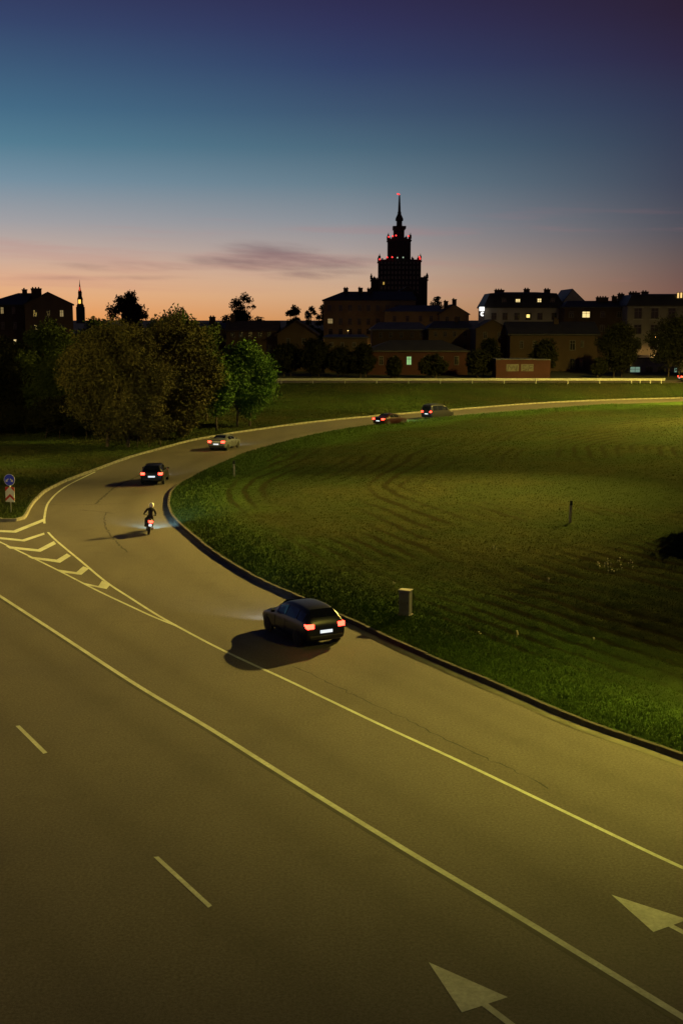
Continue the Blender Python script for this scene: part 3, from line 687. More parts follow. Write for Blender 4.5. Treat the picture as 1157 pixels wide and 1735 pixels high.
# church spire far away
def church():
    Y = 3000; P = lambda px, py: AT(px, py, Y); c = P(137, 530); root = empty('church_spire', (c.x, Y, PLAT)); tag(root, 'slim distant church spire with a lit clock, left on the skyline', 'church')
    w_ = 1.5; z = lambda py: AT(137, py, Y).z - PLAT; k = FPX / Y / 1.45
    MB().box((0, 0, z(520) / 2), (8.5 / k, 8.5 / k, z(520))).build('tower_shaft', W_STONE, root)
    MB().lathe([(4.2 / k, z(520)), (4.4 / k, z(518)), (3.0 / k, z(514)), (3.0 / k, z(508)), (3.4 / k, z(507)), (2.2 / k, z(502)), (2.2 / k, z(497)), (2.4 / k, z(496)), (1.1 / k, z(490)), (.35 / k, z(480)), (.12 / k, z(474))], seg=8).build('spire', W_STONE, root)
    lit = mat('lit_clock', (.5, .35, .1), .5, .1, 1, emit=(1.0, .55, .1), estr=1.6)
    MB().box((0, -3.2 / k, z(511)), (2.6 / k, .5 / k, 4.5 / k)).build('clock', lit, root)
    b = MB(); b.lathe([(.7 / k, z(493)), (.9 / k, z(491)), (.5 / k, z(486))], (0, -1.2 / k, 0), seg=6); b.build('obstruction_light', mat('red_glow', (.4, .05, .03), .5, .1, 1, emit=(1, .12, .06), estr=.7), root)
church()

# the stepped high rise
def high_rise():
    Y = 985; k = FPX / Y; c = AT(675.5, 500, Y); root = empty('stepped_tower', (c.x, Y, PLAT)); tag(root, 'tall stepped high rise tower with spire and red warning lights', 'tower')
    X = lambda px: AT(px, 460, Y).x - c.x; Z = lambda py: AT(675.5, py, Y).z - PLAT
    def tier(name, x0, x1, py, ribs, crown=True, z0=0.0):
        w = X(x1) - X(x0); xc = (X(x0) + X(x1)) / 2; h = Z(py); b = MB(); b.box((xc, 0, (h + z0) / 2), (w, w * .92, h - z0)); b.box((xc, 0, h - 1.2), (w + 1.2, w * .92 + 1.2, 1.0)); o = b.build(name, W_STONE, root)
        rb = MB().box((0, 0, 0), (.7, .7, h - z0 - 3)).mesh('pilaster'); rb.materials.append(W_STONE)
        for i in range(ribs):
            q = link('pilaster', rb, None, o); q.location = (xc - w / 2 + .6 + (w - 1.2) * i / (ribs - 1), -w * .46 - .3, (h + z0) / 2 - 1.5)
        if crown:
            pm = MB().box((0, 0, .9), (1.5, 1.5, 1.8)).lathe([(.75, 1.8), (.85, 2.3), (.35, 3.0), (.12, 4.4)], seg=6).mesh('pinnacle'); pm.materials.append(W_STONE)
            for fx in (-.5, -.3, .3, .5):
                for fy in (-.46, .46):
                    q = link('pinnacle', pm, None, o); q.location = (xc + w * fx * .97, w * fy * .97, h - .05)
                    if abs(fx) < .4: q.scale = (.9, .9, .55)
            mm = MB().box((0, 0, .5), (1.0, .8, 1.1)).mesh('merlon'); mm.materials.append(W_STONE)
            for i in range(9):
                q = link('merlon', mm, None, o); q.location = (xc - w * .42 + w * .84 * i / 8, -w * .45, h - .05)
        return o
    tier('wing', 628.5, 654, 473, 5); tier('wing', 702, 723.5, 472, 5)
    tier('main_block', 641, 711, 441, 12); tier('upper_block', 656.5, 694.5, 405.5, 7, z0=Z(445)); tier('drum', 666, 684, 386, 4, False, z0=Z(408))
    MB().box((0, 0, Z(385.5)), (X(686) - X(664), X(686) - X(664), 1.8)).build('cornice', W_STONE, root)
    r = .5 / k
    MB().lathe([(9 * r, Z(385)), (9 * r, Z(383)), (10.5 * r, Z(382)), (9.3 * r, Z(381.5)), (9.3 * r, Z(375)), (13 * r, Z(374)), (13 * r, Z(372)), (12.5 * r, Z(370)), (8 * r, Z(365)), (5.5 * r, Z(362)), (6.5 * r, Z(361)), (4.6 * r, Z(358)), (2.4 * r, Z(332)), (1.6 * r, Z(330))], seg=10).build('spire', W_STONE, root)
    sp = MB().lathe([(.1, -.62), (.5, -.38), (.64, 0), (.5, .38), (.1, .62)], seg=8).mesh('obstruction_light', True); sp.materials.append(OBST)
    yf = -(X(711) - X(641)) * .46 - 1.2; yu = -(X(694.5) - X(656.5)) * .46 - 1.2
    for px, py, y in ((672.6, 328.6, 0), (675, 329.4, 0), (657.5, 402.5, yu), (664, 401.3, yu), (669.5, 400.3, yu), (690.3, 401.2, yu), (641.8, 441, yf), (654.5, 437.6, yf), (662.8, 437.4, yf), (708, 437.2, yf), (709, 440, yf)):
        q = link('obstruction_light', sp, None, root); q.location = (X(px), y, Z(py))
    wl = MB().box((0, 0, 0), (.9, .4, .9)).mesh('flood_light'); wl.materials.append(WHITELAMP)
    for px, py in ((671.5, 438.2), (681, 437.8)):
        q = link('flood_light', wl, None, root); q.location = (X(px), yf, Z(py))
    wm_ = MB().box((0, 0, 0), (1.0, .4, 1.9)).mesh('window'); wm_.materials.append(mat('lit_tower_window', (.5, .35, .1), .5, .1, 1, emit=(1, .62, .12), estr=.55))
    q = link('window', wm_, None, root); q.location = (X(648.8), yf, Z(481))
    dk = MB().box((0, 0, 0), (1.5, .3, 2.2)).mesh('window'); dk.materials.append(PANE)
    for i in range(11):
        for j in range(7):
            q = link('window', dk, None, root); q.location = (X(644 + 6.0 * i) + .6, yf + 1.05, Z(446 + j * 8.5))
high_rise()

# long pale block under the tower
h = House('apartment_block', 'ochre three storey block with hipped roof in front of the tower', 548, 704, 330, 13, 508, W_OCHRE)
h.roof_side(493, ROOF, 5.5, 1.0); h.walls(); h.band(509)
h.row((558, 577, 593, 609, 624, 640, 656, 672, 690), 522, 6.5, 10); h.row((577, 593, 609, 624, 640, 656, 672, 690), 545, 6.5, 11)
h.win(559.5, 544, 9, 9, DIMGLOW, 2); h.row((560, 577, 593, 609, 624), 562, 7, 10)
h.chimney(586, 487, 8, 5.5, 3.2); h.chimney(611, 486.5, 7.5, 5.5, 3.2); h.chimney(627, 488, 9, 5.5, 3.0)
h = House('apartment_block', 'plain block with two chimneys and a steep right gable, right of the tower', 652, 744, 322, 10, 527, W_OCHRE)
h.roof_side(517, ROOFG, 4, 0); h.walls(); h.row((668, 690, 712, 730), 540, 6, 10)
h = House('gabled_house', 'narrow gabled house with two chimneys just right of the tower', 744, 794, 318, 14, 531, W_OCHRE)
h.roof_front(768, 515, ROOF2, .3); h.walls('front'); h.row((757, 776), 541, 6, 9); h.chimney(757, 509.5, 7, 4, 3); h.chimney(770.5, 506.5, 7, 2.5, 3.4)
h = House('gabled_house', 'dark gabled roof rising against the base of the tower', 664, 712, 345, 12, 500, W_DARK)
h.roof_front(690, 484, ROOF, .2); h.walls('front'); h.row((680, 700), 506, 6, 7)

# house with the long roof, left of centre
h = House('long_house', 'low brown house with a wide gable left of the dark hedge trees', 470, 536, 262, 20, 566, W_DIM)
h.roof_front(503, 542, ROOF2, .5); h.walls('front'); h.row((488, 514), 578, 6, 10); h.row((488, 514), 602, 6, 11)
h = House('long_house', 'long low house wing with dark roof behind the lit green tree', 384, 469, 266, 11, 560, W_DIM)
h.roof_side(544, ROOF2, 0, 0); h.walls(); h.band(574, .3); h.row((394, 408, 424, 440, 456), 567, 7, 9); h.row((394, 408, 424, 440, 456), 590, 7, 11)
h.chimney(391, 533, 8, 5.5, 3.0)
h = House('small_house', 'dark little house with one chimney behind the tree tops', 330, 382, 285, 10, 556, W_DARK)
h.roof_side(547, ROOF, 0, 0); h.walls(); h.row((342, 358, 372), 566, 6, 9); h.chimney(357, 536.5, 10, 4, 3)

# jumble of low roofs in the middle
h = House('low_shed', 'low ochre outbuilding with flat roof behind the hedge trees', 550, 622, 256, 9, 571, W_DIM)
h.roof_side(567, ROOF, 1, 1); h.walls(); h.row((562, 580, 600), 584, 6, 8)
h = House('low_house', 'low ochre house with wide grey sheet roof under the tower', 630, 725, 288, 11, 558, W_DIM)
h.roof_side(546, ROOFG, 2, 2); h.walls(); h.row((645, 662, 680, 698, 714), 568, 6, 9); h.row((645, 662, 680, 698, 714), 588, 6, 9)
h = House('low_house', 'brown low house with dark roof between tower and mansard house', 726, 805, 284, 11, 556, W_BROWN)
h.roof_side(544, ROOF, 2, 2); h.walls(); h.row((738, 754, 770, 788), 566, 6, 9); h.row((738, 754, 770, 788), 588, 6, 10); h.chimney(776, 538, 6, 5, 2.5)
h = House('red_house', 'low red brick house with one green lit window above the crash barrier', 622, 792, 246, 11, 594, W_RED)
h.roof_side(577, ROOF, 5, 5); h.walls(); h.band(595, .3)
for i, px in enumerate((646, 670, 693.2, 722, 748, 774)): h.win(px, 611, 9 if i == 2 else 7.5, 15, LITG if i == 2 else None, 1)
h = House('pale_gable_house', 'narrow pale house with blunt gable left of the two storey house', 806, 862, 268, 12, 556, W_DIM)
h.roof_front(834, 541, ROOF2, .25); h.walls('front'); h.row((822, 846), 568, 6.5, 11); h.row((822, 846), 592, 6.5, 11); h.row((822, 846), 614, 6.5, 10)
h = House('two_storey_house', 'brown two storey house with a dark roof behind the red shed', 864, 1012, 262, 12, 566, W_DIM)
h.roof_side(545, ROOF, 0, 0, .5); h.walls(); h.row((884, 906, 928), 584, 6.5, 13); h.win(970.5, 585, 9.5, 17); h.win(987, 583, 5.5, 11); h.row((884, 906, 928), 615, 7, 14); h.win(971, 617, 9.5, 18); h.win(985.5, 615, 5, 13)
h.chimney(948, 540, 8, 5, 2.4)

# mansard house with lit dormers
h = House('mansard_house', 'pale house with dark mansard roof and two lit dormer windows', 821, 953, 300, 14, 520, W_PALE)
h.mansard(494, ROOF, 1.6, .9); h.walls(); h.band(521)
h.dormer(876.5, 512.5, 8.5, 12.5, LITW); h.dormer(912.8, 511.5, 7.5, 12, LITW); h.dormer(853, 512, 7, 11, PANE); h.dormer(935, 511, 7, 11, PANE)
h.row((836, 855, 875, 914, 938), 536, 9, 12); h.win(894.5, 536, 10, 12); h.row((836, 855, 875, 894.5, 914, 938), 558, 9, 12)
MB().box((h.lx(894), -.12, h.lz(535.5)), (.7, .12, .7)).build('wall_lamp', mat('wall_lamp_glow', (.5, .4, .1), .4, .1, 1, emit=(1, .75, .2), estr=1.6), h.root)
h.chimney(850, 490, 16, 6, 3); h.chimney(897, 488.5, 9.5, 6, 3); h.chimney(932, 489, 10, 6, 3)
h = House('mansard_house', 'dark rounded gable end standing against the mansard house', 954, 991, 303, 16, 510, W_PALE)
h.roof_front(968, 489, ROOF, .1)
h.walls('front'); h.row((968,), 524, 6, 9)
# lit white sign fixed to the mansard house, seen edge on to the street
sx_ = AT(816, 527, 298); sg = empty('hanging_sign', (sx_.x, 298, PLAT)); tag(sg, 'bright white lit sign hanging at the left corner of the mansard house', 'sign')
k = FPX / 298
MB().box((0, 0, AT(816, 523.5, 298).z - PLAT), (8.5 / k, .3, 7.0 / k), bev=.12).build('sign_panel', SIGNW, sg)
b = MB(); zc = AT(816, 532, 298).z - PLAT; pts = []
for q in range(11):
    an = R(50 + 26 * q); pts.append((.15 + math.cos(an) * 2.4 / k, 0, zc + math.sin(an) * 2.6 / k))
b.tube(pts, 1.15 / k, 6); b.build('sign_letter', SIGNW, sg)
MB().box((3.4 / k, .1, zc + 4 / k), (2 / k, .12, .12)).box((3.4 / k, .1, zc - 1 / k), (2 / k, .12, .12)).build('bracket', DARKMETAL, sg)

h = House('dark_house', 'low dark house with one bright yellow window beside the mansard house', 956, 1062, 292, 11, 520, W_DARK)
h.roof_side(509, ROOF, 2, 1); h.walls(); h.win(992, 533, 13.5, 11, LITW, 1); h.row((967, 1020, 1048), 533, 8, 10); h.row((967, 992, 1020, 1048), 556, 8, 11)
h.chimney(1026, 503, 20, 5, 2.2); h.chimney(1047, 501, 8, 5, 2.6); h.chimney(1058, 497, 10, 5, 3)
h = House('corner_block', 'grey apartment block with pale window surrounds at the right edge', 1063, 1230, 286, 15, 517, W_GREY)
h.mansard(497, ROOF, 1.4, .9); h.walls(); h.band(518, .5)
for py in (531, 558, 584): h.row((1080, 1108, 1137, 1166, 1195), py, 13, 18 if py == 531 else 16)
for px in (1080, 1108, 1137, 1166, 1195):
    b = MB(); z = h.lz(520.5); b.box((h.lx(px), -.1, z), (17 / (FPX / 286), .18, .3)); z = h.lz(541.5); b.box((h.lx(px), -.1, z), (17 / (FPX / 286), .2, .18)); b.build('window_surround', W_PALE, h.root)
for i in range(5): h.win(1147 + 5.2 * i, 500.5 - .3 * i, 4.6, 10, LITO, 0, .3)
h.chimney(1083, 494.5, 18, 6, 3); h.chimney(1101, 493, 11, 6, 3)
# lit shop front glimpsed between the dark trees
h = House('shop_front', 'low shop front with greenish lit panes glimpsed between dark trees at right', 1064, 1190, 258, 8, 606, W_GREY)
h.roof_side(602, ROOF, 0, 0); h.walls(); h.win(1078, 628, 18, 14, LITC, 1); h.win(1147, 628, 6, 10, LITC, 0); h.row((1102, 1122, 1166), 628, 12, 14)

# red shed with a faded pale notice and graffiti
sh = House('red_shed', 'small red shed with pale graffiti panel behind the crash barrier', 840, 907, 229, 6.0, 609.5, W_RED, rz=0.0)
sh.walls(); MB().box((sh.w / 2, 3.0, sh.h + .06), (sh.w + .2, 6.3, .14)).build('roof_slab', ROOFG, sh.root)
MB().box((sh.w + 1.35, 3.4, sh.h / 2 - .06), (2.7, 6.0, sh.h - .12)).build('annex', W_RED, sh.root)
MB().box((sh.w + 1.35, 3.4, sh.h - .02), (2.8, 6.2, .1)).build('annex_roof', ROOFG, sh.root)
pl = mat('faded_white_paint', (.12, .115, .105), .9, .25, 1.5)
for x0, x1 in ((859, 880), (884, 905)):
    MB().box(((sh.lx(x0) + sh.lx(x1)) / 2, -.03, sh.lz(623)), (sh.lx(x1) - sh.lx(x0), .05, 12 / (FPX / 229))).build('painted_panel', pl, sh.root)
gm = mat('graffiti_paint', (.06, .05, .05), .9, .2, 2)
def stroke(pts):
    MB().tube([(sh.lx(x), -.065, sh.lz(y)) for x, y in pts], .07, 4).build('graffiti_stroke', gm, sh.root)
stroke([(861, 628), (863, 619), (868, 626), (871, 619), (874, 627)]); stroke([(877, 619), (876, 628)])
stroke([(886, 620), (893, 619), (887, 624), (894, 626), (887, 628)]); stroke([(896, 628), (898, 619), (903, 619)]); stroke([(897, 624), (903, 623)])

# ------------------------------------------------------------------ trees and shrubs
def leaf_mat(name, a, b, var_scale=0.35):
    m, t, p = nodes_mat(name); g = t.nodes.new('ShaderNodeNewGeometry').outputs['Position']
    c = tmix(t, tmap(t, tn(t, var_scale, 3, 0.6, g), .32, .68), a, b); c = tmix(t, tmap(t, tn(t, 6, 2, 0.6, g), .3, .7, 0, .5), c, tmix(t, 1.0, c, (1.6, 1.5, 1.3), 'MULTIPLY'))
    t.links.new(c, p.inputs['Base Color']); p.inputs['Roughness'].default_value = .85; p.inputs['Specular IOR Level'].default_value = .08
    return m
LEAF_G = leaf_mat('bright_leaves', (0.042, 0.098, 0.018), (0.075, 0.135, 0.03)); LEAF_B = leaf_mat('olive_leaves', (0.036, 0.038, 0.014), (0.090, 0.082, 0.028))
LEAF_D = leaf_mat('dark_leaves', (0.032, 0.052, 0.016), (0.058, 0.080, 0.024)); LEAF_S = leaf_mat('shaded_leaves', (0.009, 0.011, 0.006), (0.017, 0.018, 0.009), .2)  # last leaves near black: shade put into the colour
def leaves_mesh(name, cent, rad, n, size, squash=1.0):
    k = len(cent); w = rad ** 2; idx = rng.choice(k, n, p=w / w.sum())
    d = rng.normal(0, 1, (n, 3)); d /= np.linalg.norm(d, axis=1)[:, None]; r = rng.uniform(0, 1, n) ** .5; r = np.where(rng.uniform(0, 1, n) < .12, r * 1.18, r)
    lump = 0.45 + 1.05 * fbm(d[:, 0] * 2.6 + idx * 7.3, d[:, 2] * 2.6 + d[:, 1] * 2.1, 4, 5)
    p = cent[idx] + d * (rad[idx] * r * lump)[:, None] * np.array([1, 1, squash])
    a = rng.normal(0, 1, (n, 3)) + d * .3; a /= np.linalg.norm(a, axis=1)[:, None]; b = rng.normal(0, 1, (n, 3)); b -= (a * b).sum(1)[:, None] * a; b /= np.linalg.norm(b, axis=1)[:, None]
    s = size * rng.uniform(.6, 1.4, n)[:, None]; wd = s * .42
    v = np.empty((n, 4, 3)); v[:, 0] = p - a * s; v[:, 1] = p + b * wd + a * s * .1; v[:, 2] = p + a * s; v[:, 3] = p - b * wd + a * s * .1
    return np_mesh(name, v.reshape(-1, 3), np.arange(4 * n).reshape(n, 4))
def tree(name, label, base, height, width, mat_, n, leaf, lobes=16, bottom=.18, trunk=.18, stems=1, cat='tree', group=None, spread=.62, clump=.30, squash=.85, topbias=0.0, lean=0.0):
    base = Vector(base); root = empty(name, base); tag(root, label, cat, group)
    rx, rz = width / 2, height * (1 - bottom) / 2; cz = height * bottom + rz
    C = []; Rr = []
    while len(C) < lobes:
        d = rng.normal(0, 1, 3); d /= np.linalg.norm(d); r = rng.uniform(.05, 1) ** .45
        if d[2] * r < -.2 and rng.uniform() < topbias: continue
        cr = rng.choice([.5, .7, .9, 1.1, 1.35]) * rng.uniform(.85, 1.15) * clump * min(rx, rz * 1.15); r *= rng.uniform(.9, 1.14)
        C.append((d[0] * r * (rx - cr * .9) + lean * d[2], d[1] * r * (rx - cr * .9), cz + d[2] * r * (rz - cr * .75))); Rr.append(cr)
    # make sure the outline reaches its full height and width
    for q in ((0.1, 0, 1), (-.97, 0, .1), (.97, 0, .05), (.35, -.3, .85), (-.4, .2, .8), (-.7, -.3, -.5), (.7, -.3, -.5)):
        cr = clump * .85 * min(rx, rz); C.append((q[0] * (rx - cr) , q[1] * (rx - cr), cz + q[2] * (rz - cr))); Rr.append(cr)
    C = np.array(C); Rr = np.array(Rr)
    b = MB()
    for sidx in range(stems):
        ox = 0 if stems == 1 else (sidx - (stems - 1) / 2) * width * .16
        b.tube([(ox, 0, -.2), (ox * 1.05, .03, height * bottom), (ox * .8 + .1, .05, cz), (ox * .6, 0, cz + rz * .5)], [trunk, trunk * .8, trunk * .5, trunk * .18], 7)
        for i in range(sidx, len(C), stems):
            if i % 2 and len(C) > 14: continue
            st = Vector((ox, 0, height * bottom + (C[i][2] - height * bottom) * .35)); e = Vector(C[i]); md = (st + e) / 2 + Vector((0, 0, .25))
            b.tube([st, md, e], [trunk * .42, trunk * .26, trunk * .08], 5)
    b.build('trunk', BARK, root, True)
    link('crown', leaves_mesh('crown', C, Rr, n, leaf, squash), mat_, root)
    return root
def tree_px(name, label, x0, x1, top, base_py, mat_, n, leaf, z0=.2, **k):
    """a tree whose crown spans x0..x1 and whose foot stands on the ground at base_py"""
    x0, x1 = (x0 + x1) / 2 - (x1 - x0) * .56, (x0 + x1) / 2 + (x1 - x0) * .56
    bx_ = G((x0 + x1) / 2, base_py, z0); Yd = bx_.y; w = AT(x1, top, Yd).x - AT(x0, top, Yd).x; hh = AT((x0 + x1) / 2, top, Yd).z - z0
    return tree(name, label, bx_, hh, w, mat_, n, leaf, **k)
def tree_at(name, label, x0, x1, top, Y, mat_, n, leaf, **k):
    a = AT((x0 + x1) / 2, top, Y); w = AT(x1, top, Y).x - AT(x0, top, Y).x; z0 = PLAT - .05 if Y > 205 else .25
    return tree(name, label, (a.x, Y, z0), a.z - z0, w, mat_, n, leaf, **k)
# the clump at the left
tree_px('leafy_tree', 'bright green lamplit tree at the right end of the clump', 356, 470, 569, 722, LEAF_G, 56000, .14, lobes=40, bottom=.05, trunk=.16, stems=2, clump=.36)
tree_px('leafy_tree', 'small bright green tree in front of the olive tree, by the slip road bend', 330, 404, 600, 729, LEAF_G, 24000, .13, lobes=22, bottom=.17, trunk=.13, clump=.4, topbias=.3)
tree_px('leafy_tree', 'wide olive brown tree standing foremost in the clump', 104, 296, 532, 757, LEAF_B, 110000, .135, lobes=60, bottom=.0, trunk=.22, stems=2, clump=.34)
tree_px('leafy_tree', 'olive tree between the wide brown tree and the bright green one', 222, 378, 536, 736, LEAF_B, 84000, .135, lobes=50, bottom=.0, trunk=.2, stems=2, clump=.36)
tree_px('leafy_tree', 'dark green treetop rising behind the olive trees', 226, 368, 513, 712, LEAF_D, 44000, .2, lobes=44, bottom=.05, trunk=.2, clump=.36)
tree_px('leafy_tree', 'dark green tree left of the wide olive tree', 20, 150, 535, 726, LEAF_D, 44000, .18, lobes=44, bottom=.02, trunk=.2, stems=2, clump=.36)
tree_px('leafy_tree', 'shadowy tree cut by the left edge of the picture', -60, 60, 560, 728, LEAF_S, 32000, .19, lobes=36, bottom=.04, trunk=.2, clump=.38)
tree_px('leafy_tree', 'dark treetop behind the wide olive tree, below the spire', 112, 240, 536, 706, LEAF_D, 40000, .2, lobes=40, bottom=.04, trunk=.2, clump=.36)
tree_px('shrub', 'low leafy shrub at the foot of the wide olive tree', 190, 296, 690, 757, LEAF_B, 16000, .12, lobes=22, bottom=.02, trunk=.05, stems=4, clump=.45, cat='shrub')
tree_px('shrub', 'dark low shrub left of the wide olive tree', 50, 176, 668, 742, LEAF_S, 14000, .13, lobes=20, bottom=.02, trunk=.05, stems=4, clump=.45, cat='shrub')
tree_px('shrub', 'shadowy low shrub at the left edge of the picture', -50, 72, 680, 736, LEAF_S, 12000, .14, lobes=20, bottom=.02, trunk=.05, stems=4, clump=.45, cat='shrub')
tree('shade_tree', 'added slim tree, unseen past the right edge, shading a patch of the infield', (23.4, 77.5, .3), 7.6, 4.2, LEAF_D, 4200, .16, lobes=24, bottom=.25, trunk=.14, clump=.45)  # unseen tree added to cast a dark patch on the infield
tree_px('leafy_tree', 'olive crown filling the gap between the two olive trees', 176, 300, 552, 728, LEAF_B, 56000, .14, lobes=40, bottom=.02, trunk=.2, clump=.38)
tree_px('leafy_tree', 'mid green crown between the olive tree and the bright green tree', 300, 400, 548, 712, LEAF_D, 30000, .18, lobes=34, bottom=.03, trunk=.2, clump=.4)
tree_px('shrub', 'leafy shrub under the olive tree near the slip road bend', 262, 336, 690, 742, LEAF_B, 9000, .13, lobes=18, bottom=.02, trunk=.05, stems=3, clump=.45, cat='shrub')
# skyline trees behind the houses
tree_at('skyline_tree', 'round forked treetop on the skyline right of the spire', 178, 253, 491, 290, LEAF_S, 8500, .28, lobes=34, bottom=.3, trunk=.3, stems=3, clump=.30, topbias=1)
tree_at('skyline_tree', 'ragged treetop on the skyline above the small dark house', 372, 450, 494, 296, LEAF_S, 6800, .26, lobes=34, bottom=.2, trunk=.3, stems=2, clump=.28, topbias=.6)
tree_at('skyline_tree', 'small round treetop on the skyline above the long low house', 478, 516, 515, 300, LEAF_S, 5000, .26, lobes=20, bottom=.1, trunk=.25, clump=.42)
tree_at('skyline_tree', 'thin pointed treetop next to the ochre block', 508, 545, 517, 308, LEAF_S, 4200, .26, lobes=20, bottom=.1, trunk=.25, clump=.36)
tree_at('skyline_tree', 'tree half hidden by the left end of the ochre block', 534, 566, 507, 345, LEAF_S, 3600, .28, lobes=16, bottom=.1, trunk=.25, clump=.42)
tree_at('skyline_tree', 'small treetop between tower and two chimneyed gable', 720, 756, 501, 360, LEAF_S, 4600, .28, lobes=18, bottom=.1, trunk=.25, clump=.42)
# dark trees behind the crash barrier
for i, (x0, x1, top, Y, lab) in enumerate((
        (452, 520, 577, 240, 'black hedge tree nearest the lit green tree, behind the crash barrier'), (500, 568, 570, 238, 'tallest of the black hedge trees left of the red brick house'),
        (548, 606, 583, 236, 'black hedge tree in the middle of the hedge row'), (590, 640, 580, 234, 'black hedge tree against the left end of the red brick house'),
        (652, 684, 602, 232, 'small bush left of the green lit window'), (706, 762, 598, 232, 'bush right of the green lit window'), (786, 842, 590, 234, 'bush left of the red shed'),
        (892, 948, 571, 240, 'round dark tree in front of the two storey house'), (1008, 1090, 540, 238, 'large black tree right of the two storey house'),
        (1090, 1200, 527, 236, 'large black tree cut by the right edge'), (806, 852, 570, 250, 'tall bush against the narrow pale house'), (1000, 1030, 604, 233, 'small bush at the foot of the large black tree'))):
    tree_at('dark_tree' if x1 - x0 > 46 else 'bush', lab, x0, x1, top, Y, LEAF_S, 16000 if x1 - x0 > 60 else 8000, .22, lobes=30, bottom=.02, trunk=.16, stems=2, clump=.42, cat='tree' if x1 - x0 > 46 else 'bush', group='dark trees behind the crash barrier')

# ------------------------------------------------------------------ road sign on the gore
def road_sign():
    b = G(19.5, 869, .15); root = empty('road_sign', b, R(-12)); tag(root, 'blue round keep-either-side sign above a red and white chevron board', 'road sign')
    blue = mat('sign_blue', (.03, .05, .75), .4, .1, 3); white = mat('sign_white', (.62, .62, .58), .4, .1, 3); red = mat('sign_red', (.42, .02, .012), .4, .1, 3)
    s = FPX / b.length; u = 1.0 / (FPX / math.hypot(b.y, CAM_H))
    MB().tube([(0, 0, -.3), (0, 0, 2.5)], .035, 8).build('pole', STEEL, root, True)
    zc = 56.5 * u; r = 10 * u
    def disc(name, rad, y, m, par):
        bb = MB(); bb.prism([(rad * math.cos(2 * math.pi * k / 32), y, zc + rad * math.sin(2 * math.pi * k / 32)) for k in range(32)], (0, .012, 0)); return bb.build(name, m, par)
    d = disc('sign_disc', r, -.06, white, root); disc('blue_face', r * .93, -.068, blue, d)
    for sx in (-1, 1):
        P = [(.06, .02), (.16, .12), (.30, -.03), (.36, .10), (.46, -.30), (.08, -.20), (.19, -.13)] if False else [(.07, .13), (.15, .21), (.34, .02), (.42, .10), (.47, -.20), (.17, -.15), (.26, -.06)]
        P = [(sx * x * r * 1.45, -.078, zc + (z - .04) * r * 1.45) for x, z in P]
        MB().prism(P, (0, .008, 0)).build('arrow', white, d)
    z1, z0 = 44.5 * u, 19 * u; w = 8.2 * u
    pn = MB().box((0, -.05, (z0 + z1) / 2), (2 * w, .02, z1 - z0)).build('chevron_board', white, root)
    def chevy(zb, th):
        hgt = 7.5 * u; b_ = MB(); za = zb
        b_.prism([(-w, -.068, za), (0, -.068, za + hgt), (w, -.068, za), (w, -.068, min(z1, za + th)), (0, -.068, min(z1, za + hgt + th)), (-w, -.068, min(z1, za + th))], (0, .007, 0)); b_.build('red_chevron', red, pn)
    chevy(z0 + 1.4 * u, 4.8 * u)
    for sx in (-1, 1): MB().prism([(sx * w, -.068, z1), (sx * w, -.068, z1 - 7.6 * u), (sx * .6 * u, -.068, z1)], (0, .007, 0)).build('red_corner', red, pn)
road_sign()

# ------------------------------------------------------------------ utility cabinet and marker posts
cb = G(686.5, 1043, .17); cab = empty('utility_cabinet', cb, R(-24)); tag(cab, 'grey metal utility cabinet standing on the grass beside the kerb', 'cabinet')
CABM = mat('cabinet_grey', (.17, .175, .18), .6, .25, 2.5, bump=.1, bscale=10)
MB().box((0, 0, .54), (.46, .36, 1.08), bev=.012).build('body', CABM, cab)
MB().box((0, 0, 1.10), (.52, .42, .05), bev=.012).build('lid', mat('cabinet_lid', (.42, .40, .36), .7, .25, 4), cab)  # lid paler than the body: lit top put into its colour
dr = MB().box((0, -.188, .56), (.40, .014, .92), bev=.004).build('door', CABM, cab); MB().box((.15, -.20, .6), (.025, .025, .10)).build('handle', DARKMETAL, dr)
MB().box((0, 0, .0), (.54, .44, .14)).build('plinth', CONC, cab)
for px, base, top, lab in ((397.3, 807, 780, 'wooden marker post with black cap at the tip of the infield bend'), (965, 887, 847, 'wooden marker post with black cap in the middle of the infield')):
    b0 = G(px, base, .2); z = float(island_h(np.array([b0.x]), np.array([b0.y]))[0][0]); b0 = G(px, base, z); u = math.hypot(b0.y, CAM_H) / FPX; hh = (base - top) * u
    r_ = empty('marker_post', b0, R(20)); tag(r_, lab, 'marker post', 'marker posts on the infield'); r_.rotation_euler = (R(1.5), R(-1.5 if px < 500 else 1), R(20))
    MB().box((0, 0, hh * .38), (.13, .11, hh * .80), bev=.012).build('post', mat('weathered_wood', (.5, .42, .26), .9, .3, 8, bump=.4, bscale=30), r_)
    MB().box((0, 0, hh * .885), (.145, .125, hh * .21), bev=.015, taper=.85).build('cap', BLACK, r_)

